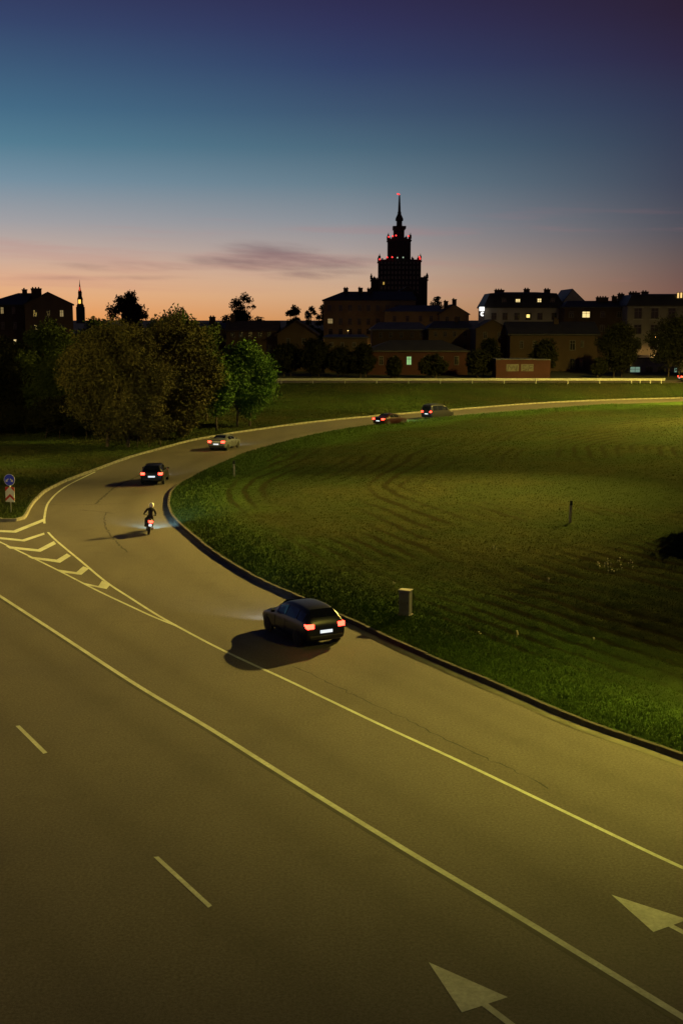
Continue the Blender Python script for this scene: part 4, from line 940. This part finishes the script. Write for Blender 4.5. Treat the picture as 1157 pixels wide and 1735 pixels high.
# ------------------------------------------------------------------ vehicles
ST_HATCH = [(-2.12, .46, .74, .80, .74, .66), (-2.07, .28, .90, .97, .82, .68), (-1.93, .22, .95, 1.20, .855, .63), (-1.66, .20, .95, 1.43, .87, .58), (-1.1, .19, .94, 1.49, .88, .575), (-.2, .19, .92, 1.50, .885, .575), (.35, .19, .91, 1.43, .885, .57), (1.02, .19, .91, .99, .88, .70), (1.55, .20, .84, .89, .87, .72), (1.98, .22, .72, .77, .82, .68), (2.14, .34, .58, .63, .70, .55)]
ST_SEDAN = [(-2.28, .46, .78, .84, .74, .66), (-2.22, .28, .90, 1.00, .83, .70), (-1.95, .22, .95, 1.04, .865, .70), (-1.45, .20, .95, 1.10, .875, .66), (-.85, .19, .94, 1.40, .88, .575), (-.2, .19, .93, 1.44, .885, .575), (.35, .19, .92, 1.38, .885, .57), (1.05, .19, .91, .98, .88, .70), (1.6, .20, .85, .89, .87, .72), (2.1, .22, .72, .77, .82, .68), (2.28, .34, .58, .63, .70, .55)]
ST_VAN = [(-2.30, .44, .95, 1.30, .80, .72), (-2.25, .28, 1.02, 1.72, .88, .76), (-2.05, .24, 1.02, 1.86, .90, .74), (-1.4, .22, 1.02, 1.90, .91, .74), (-.4, .21, 1.01, 1.90, .915, .74), (.5, .21, 1.00, 1.84, .915, .73), (1.35, .21, 1.0, 1.12, .91, .74), (1.8, .22, .94, 1.0, .89, .74), (2.15, .24, .8, .85, .84, .70), (2.30, .36, .62, .68, .72, .58)]
def sec(st):
    y, zb, be, zt, hw, hr = st
    return [(0, zb), (hw * .9, zb), (hw, zb + .13), (hw + .012, (zb + be) / 2 + .08), (hw * .985, be), (hr + (hw - hr) * .10, zt - .05), (hr * .86, zt), (0, zt + .02)]
def at_station(S, y):
    ys = [q[0] for q in S]; return tuple(float(np.interp(y, ys, [q[i] for q in S])) for i in range(6))
def car(name, label, S, paint, loc, heading, scale=1.0, beam=2500, tilt=0, cat='car', tl=(.30, .18)):
    root = empty(name, loc, heading - math.pi / 2); tag(root, label, cat, 'cars driving away along the slip road'); root.scale = (scale,) * 3
    b = MB(); rings = []
    for st in S:
        h_ = sec(st); pts = [(x, z) for x, z in h_] + [(-x, z) for x, z in h_[-2:0:-1]]; rings.append([b.bm.verts.new((x, st[0], z)) for x, z in pts])
    n = len(rings[0])
    for r0, r1 in zip(rings, rings[1:]):
        for k in range(n): b.bm.faces.new((r0[k], r0[(k + 1) % n], r1[(k + 1) % n], r1[k]))
    b.bm.faces.new(rings[0][::-1]); b.bm.faces.new(rings[-1])
    body = b.build('body', paint, root, True); md = body.modifiers.new('smooth', 'SUBSURF'); md.levels = 1; md.render_levels = 2
    y0, y1 = S[0][0], S[-1][0]; van = S is ST_VAN; sed = S is ST_SEDAN
    # side windows
    def side(ya, yb, sx):
        q = []
        for y, f in ((ya, .14), (yb, .14), (yb, .86), (ya, .86)):
            s_ = sec(at_station(S, y)); (xa, za), (xb, zb_) = s_[4], s_[5]; q.append((sx * (xa + (xb - xa) * f + .006), y, za + (zb_ - za) * f))
        MB().prism(q, (-sx * .012, 0, 0)).build('side_window', GLASSD, root)
    spans = ((-1.72, -1.25), (-1.17, -.32), (-.24, .55)) if not (van or sed) else (((-.95, -.32), (-.24, .55)) if sed else ((-1.95, -1.15), (-1.07, -.1), (-.02, .85)))
    for sx in (-1, 1):
        for ya, yb in spans: side(ya, yb, sx)
    def across(ya, yb, name):
        A_, B_ = at_station(S, ya), at_station(S, yb); q = [(-A_[5] * .88, ya, A_[3] + .02), (A_[5] * .88, ya, A_[3] + .02), (B_[5] * .84, yb, B_[3] + .02), (-B_[5] * .84, yb, B_[3] + .02)]
        MB().prism(q, (0, 0, .008)).build(name, GLASSD, root)
    if van:
        MB().box((0, -2.285, 1.42), (1.25, .03, .52), bev=.01).build('rear_window', GLASSD, root)
    else: across(*((-1.40, -.90) if sed else (-1.96, -1.68)), 'rear_window')
    across(*((.98, .40) if not van else (1.30, .55)), 'windscreen')
    # lamps, plate, bumper, mirrors
    zt = .86 if not van else 1.0
    for sx in (-1, 1):
        MB().box((sx * .66, y0 + .055, zt), (tl[0], .11, tl[1]), bev=.02).build('tail_light', REDLAMP, root)
        MB().box((sx * .795, y0 + .16, zt + .01), (.07, .22, tl[1] * .8), bev=.015).build('tail_light', REDLAMP, root)
        hl = MB().box((sx * .50, y1 - .09, .60 if not van else .70), (.24, .10, .12), bev=.02).build('headlight', HEADLAMP, root)
        MB().box((sx * .97, .62 if not van else .95, 1.0 if not van else 1.1), (.17, .10, .13), bev=.03).build('mirror', paint, root)
        for wy in (-1.32, 1.34):
            w = empty('wheel', (sx * .79, wy, .315)); w.parent = root; w.rotation_euler = (0, R(90), 0)
            MB().lathe([(.20, -.10), (.29, -.10), (.315, -.06), (.315, .06), (.29, .10), (.20, .10)], seg=20).build('tyre', RUBBER, w, True)
            rm = MB().lathe([(.205, -.085), (.205, .085)], seg=20)
            for k in range(5): rm.box((.11 * math.cos(k * 1.2566), .11 * math.sin(k * 1.2566), 0), (.16, .05, .19), rz=k * 1.2566)
            rm.build('rim', CHROME, w)
            MB().lathe([(.37, -.01), (.37, .01)], seg=20).build('wheel_arch', BLACK, root).matrix_local = Matrix.Translation((sx * .868, wy, .335)) @ Matrix.Rotation(R(90), 4, 'Y')
    for sx in (-1, 1):
        for ys in (-.28, .62): MB().box((sx * .893, ys, .60), (.012, .014, .52)).build('door_seam', BLACK, root)
        MB().box((sx * .897, -.42, .78), (.03, .17, .03), bev=.008).build('door_handle', BLACK, root)
    MB().box((0, y0 - .005, .64 if not van else .72), (.52, .025, .115)).build('number_plate', PLATE, root)
    MB().box((0, y0 + .03, .42), (1.46, .12, .16), bev=.04).build('rear_bumper', BLACK, root)
    MB().box((0, y0 + .13, 1.0 if not van else 1.2), (.9, .02, .02)).build('boot_seam', BLACK, root)
    ld = bpy.data.lights.new('headlight_beam', 'SPOT'); ld.energy = beam; ld.color = (.80, .92, 1.0); ld.spot_size = R(75); ld.spot_blend = .8; ld.shadow_soft_size = .12
    lo = bpy.data.objects.new('headlight_beam', ld); COL.objects.link(lo); lo.parent = root; lo.location = (0, y1 + .12, .68); lo.rotation_euler = (R(90 - 7), 0, 0)
    return root
def paint_mat(name, rgb): return mat(name, rgb, .32, .06, 1.5, metal=.25, spec=.5)
P_DARK = paint_mat('dark_blue_paint', (.012, .016, .035)); P_BLK = paint_mat('black_paint', (.008, .008, .009)); P_SIL = paint_mat('silver_paint', (.13, .14, .155)); P_GREY = paint_mat('charcoal_paint', (.03, .03, .033)); P_WINE = paint_mat('wine_paint', (.02, .004, .005))
def place_car(rear, t0, t1, S, zt=.86):
    """rear lamps' middle at pixel rear; the car heads from t0 to t1"""
    r_ = G(*rear, zt); d = G(*t1, zt) - G(*t0, zt); d.z = 0; d.normalize(); c_ = r_ - d * S[0][0]; return (c_.x, c_.y, 0.006), math.atan2(d.y, d.x)
for name, lab, S, pm, rear, t0, t1, cat in (
        ('estate_car', 'dark car nearest the camera, passing the utility cabinet', ST_HATCH, P_DARK, (553, 1060), (629, 1094), (478, 1026), 'car'),
        ('hatchback_car', 'black car with glowing tail lights in the tight bend', ST_HATCH, P_BLK, (257, 803), (236, 817), (268, 788), 'car'),
        ('saloon_car', 'silver car leaving the bend beside the lamplit green tree', ST_SEDAN, P_SIL, (366, 749), (347, 751), (397, 739), 'car'),
        ('saloon_car', 'wine red car on the far straight, behind the other far car', ST_SEDAN, P_WINE, (640, 710), (610, 712), (693, 704.5), 'car'),
        ('delivery_van', 'dark van foremost on the far straight of the slip road', ST_VAN, P_GREY, (722, 697.5), (683, 699.5), (763, 693), 'van')):
    loc, hd = place_car(rear, t0, t1, S, .86 if S is not ST_VAN else 1.0)
    car(name, lab, S, pm, loc, hd, cat=cat, beam=420)
q = AT(1150, 640, 217.5); c_ = car('saloon_car', 'car with red tail lights on the far road at the right edge', ST_SEDAN, P_GREY, (q.x + 2.2, 217.5, PLAT + .03), R(8), beam=150)
del c_['group']

# ------------------------------------------------------------------ motorcycle and rider
def motorcycle():
    t0, t1 = G(261, 902, .8), G(245, 862, .8); d = t1 - t0; d.z = 0; d.normalize(); r_ = G(252, 884, .8); hd = math.atan2(d.y, d.x); c_ = r_ + d * .95
    root = empty('motorcycle', (c_.x, c_.y, .006), hd - math.pi / 2); root.rotation_euler = (0, R(9), hd - math.pi / 2)
    tag(root, 'motorcycle following the black car into the bend', 'motorcycle')
    for wy, nm in ((-.68, 'wheel'), (.74, 'wheel')):
        w = empty(nm, (0, wy, .31)); w.parent = root; w.rotation_euler = (0, R(90), 0)
        MB().lathe([(.22, -.055), (.29, -.06), (.315, -.025), (.315, .025), (.29, .06), (.22, .055)], seg=22).build('tyre', RUBBER, w, True)
        rm = MB().lathe([(.22, -.03), (.235, 0), (.22, .03)], seg=22)
        rm.build('rim', CHROME, w)
    b = MB(); b.box((0, .05, .42), (.30, .52, .34), bev=.06); b.tube([(0, -.68, .31), (0, -.2, .40), (0, .1, .45)], .05); b.build('engine', DARKMETAL, root)
    b = MB(); b.tube([(0, .0, .74), (0, .15, .82), (0, .32, .84), (0, .48, .78)], [.10, .16, .17, .09], 12); b.build('fuel_tank', P_DARK, root, True)
    b = MB(); b.tube([(0, -.02, .74), (0, -.35, .76), (0, -.62, .83), (0, -.86, .88)], [.12, .15, .13, .06], 10); b.build('seat', BLACK, root, True)
    b = MB(); b.tube([(0, -.55, .70), (0, -.92, .82)], [.10, .07], 8); b.build('tail_unit', P_DARK, root, True)
    b = MB(); b.box((0, -.96, .80), (.26, .06, .13), bev=.02); b.build('tail_light', REDLAMP, root)
    MB().box((0, -.99, .60), (.18, .015, .14)).build('number_plate', PLATE, root); MB().tube([(0, -.85, .75), (0, -.975, .62)], .02).build('plate_bracket', BLACK, root)
    for sx in (-1, 1): MB().tube([(sx * .10, .74, .31), (sx * .10, .52, .92)], .03).build('fork', CHROME, root, True)
    MB().tube([(-.36, .36, 1.0), (-.18, .48, .97), (0, .5, .96), (.18, .48, .97), (.36, .36, 1.0)], .018).build('handlebar', DARKMETAL, root, True)
    MB().tube([(.16, .15, .26), (.18, -.3, .27), (.19, -.75, .40)], [.035, .05, .06], 10).build('exhaust', CHROME, root, True)
    b = MB(); b.lathe([(.10, 0), (.11, .06), (.06, .16)], seg=14); o = b.build('headlight', HEADLAMP, root, True); o.location = (0, .62, .86); o.rotation_euler = (R(90), 0, 0)
    o.rotation_euler = (R(90), 0, 0)
    ld = bpy.data.lights.new('headlight_beam', 'SPOT'); ld.energy = 900; ld.color = (.40, .85, 1.0); ld.spot_size = R(110); ld.spot_blend = .9; ld.shadow_soft_size = .08
    lo = bpy.data.objects.new('headlight_beam', ld); COL.objects.link(lo); lo.parent = root; lo.location = (0, .80, .86); lo.rotation_euler = (R(90 - 4), 0, R(-10))
    # rider: one continuous skinned body
    pr = empty('person', (c_.x, c_.y, .006)); pr.rotation_euler = root.rotation_euler; tag(pr, 'motorcyclist in dark jacket and white helmet riding in the bend', 'person')
    V = [(0, -.22, .92), (0, -.16, 1.08), (0, -.06, 1.28), (0, .02, 1.42), (0, .06, 1.50), (0, .10, 1.60)]; Rv = [.15, .145, .165, .14, .062, .075]
    E_ = [(0, 1), (1, 2), (2, 3), (3, 4), (4, 5)]
    for sx in (-1, 1):
        k = len(V); V += [(sx * .19, .0, 1.40), (sx * .30, .14, 1.20), (sx * .33, .34, 1.06)]; Rv += [.075, .058, .042]; E_ += [(3, k), (k, k + 1), (k + 1, k + 2)]
        k = len(V); V += [(sx * .12, -.14, .90), (sx * .21, .24, .78), (sx * .20, -.02, .40), (sx * .20, .12, .34)]; Rv += [.105, .078, .055, .045]; E_ += [(0, k), (k, k + 1), (k + 1, k + 2), (k + 2, k + 3)]
    me = bpy.data.meshes.new('body'); me.from_pydata(V, E_, []); o = link('body', me, mat('dark_jacket', (.02, .02, .024), .8, .3, 6), pr)
    sk = o.modifiers.new('skin', 'SKIN'); sk.use_smooth_shade = True
    for i, r0 in enumerate(Rv): me.skin_vertices[0].data[i].radius = (r0, r0)
    me.skin_vertices[0].data[0].use_root = True
    o.modifiers.new('sub', 'SUBSURF').render_levels = 2
    hm = MB(); hm.lathe([(.02, -.155), (.10, -.14), (.135, -.06), (.14, .03), (.115, .11), (.06, .155), (.01, .168)], seg=18); hm = hm.build('helmet', mat('helmet_white', (.72, .72, .70), .3, .05, 3), pr, True); hm.location = (0, .11, 1.63); hm.scale = (1, 1.15, 1)
    MB().box((0, .135, 0), (.20, .05, .09), bev=.02).build('visor', GLASSD, hm)
    for sx in (-1, 1):
        g_ = MB(); g_.box((sx * .335, .355, 1.035), (.085, .09, .05), bev=.02)
        for q_ in range(4): x = sx * (.305 + .022 * q_); g_.tube([(x, .39, 1.045), (x, .425, 1.035), (x, .43, 1.0), (x, .40, .985)], [.011, .011, .010, .008], 6)
        g_.tube([(sx * .30, .34, 1.02), (sx * .285, .36, 1.0), (sx * .29, .39, .985)], [.012, .011, .009], 6); g_.build('glove', BLACK, pr, True)
motorcycle()

# wild flowers and weeds in the infield
FLW = mat('pale_flower', (.45, .42, .25), .8, .2, 3)
b = MB()
for px, py, n_ in ((838, 935, 4), (875, 1079, 5), (1030, 968, 16), (1045, 962, 10), (668, 992, 3), (929, 988, 2), (1006, 1084, 2), (812, 1076, 2)):
    for i in range(n_):
        q = G(px + rng.normal(0, 13 if n_ > 9 else 1.6), py + rng.normal(0, 4 if n_ > 9 else 1.2), .25); z = float(island_h(np.array([q.x]), np.array([q.y]))[0][0])
        hh = rng.uniform(.06, .22); b.tube([(q.x, q.y, z), (q.x + .02, q.y, z + hh)], .006, 3); b.box((q.x + .02, q.y, z + hh), (.05, .05, .03), rz=i)
tag(b.build('wild_flowers', FLW), 'pale weed flowers scattered in the infield grass', 'flowers', kind='stuff')
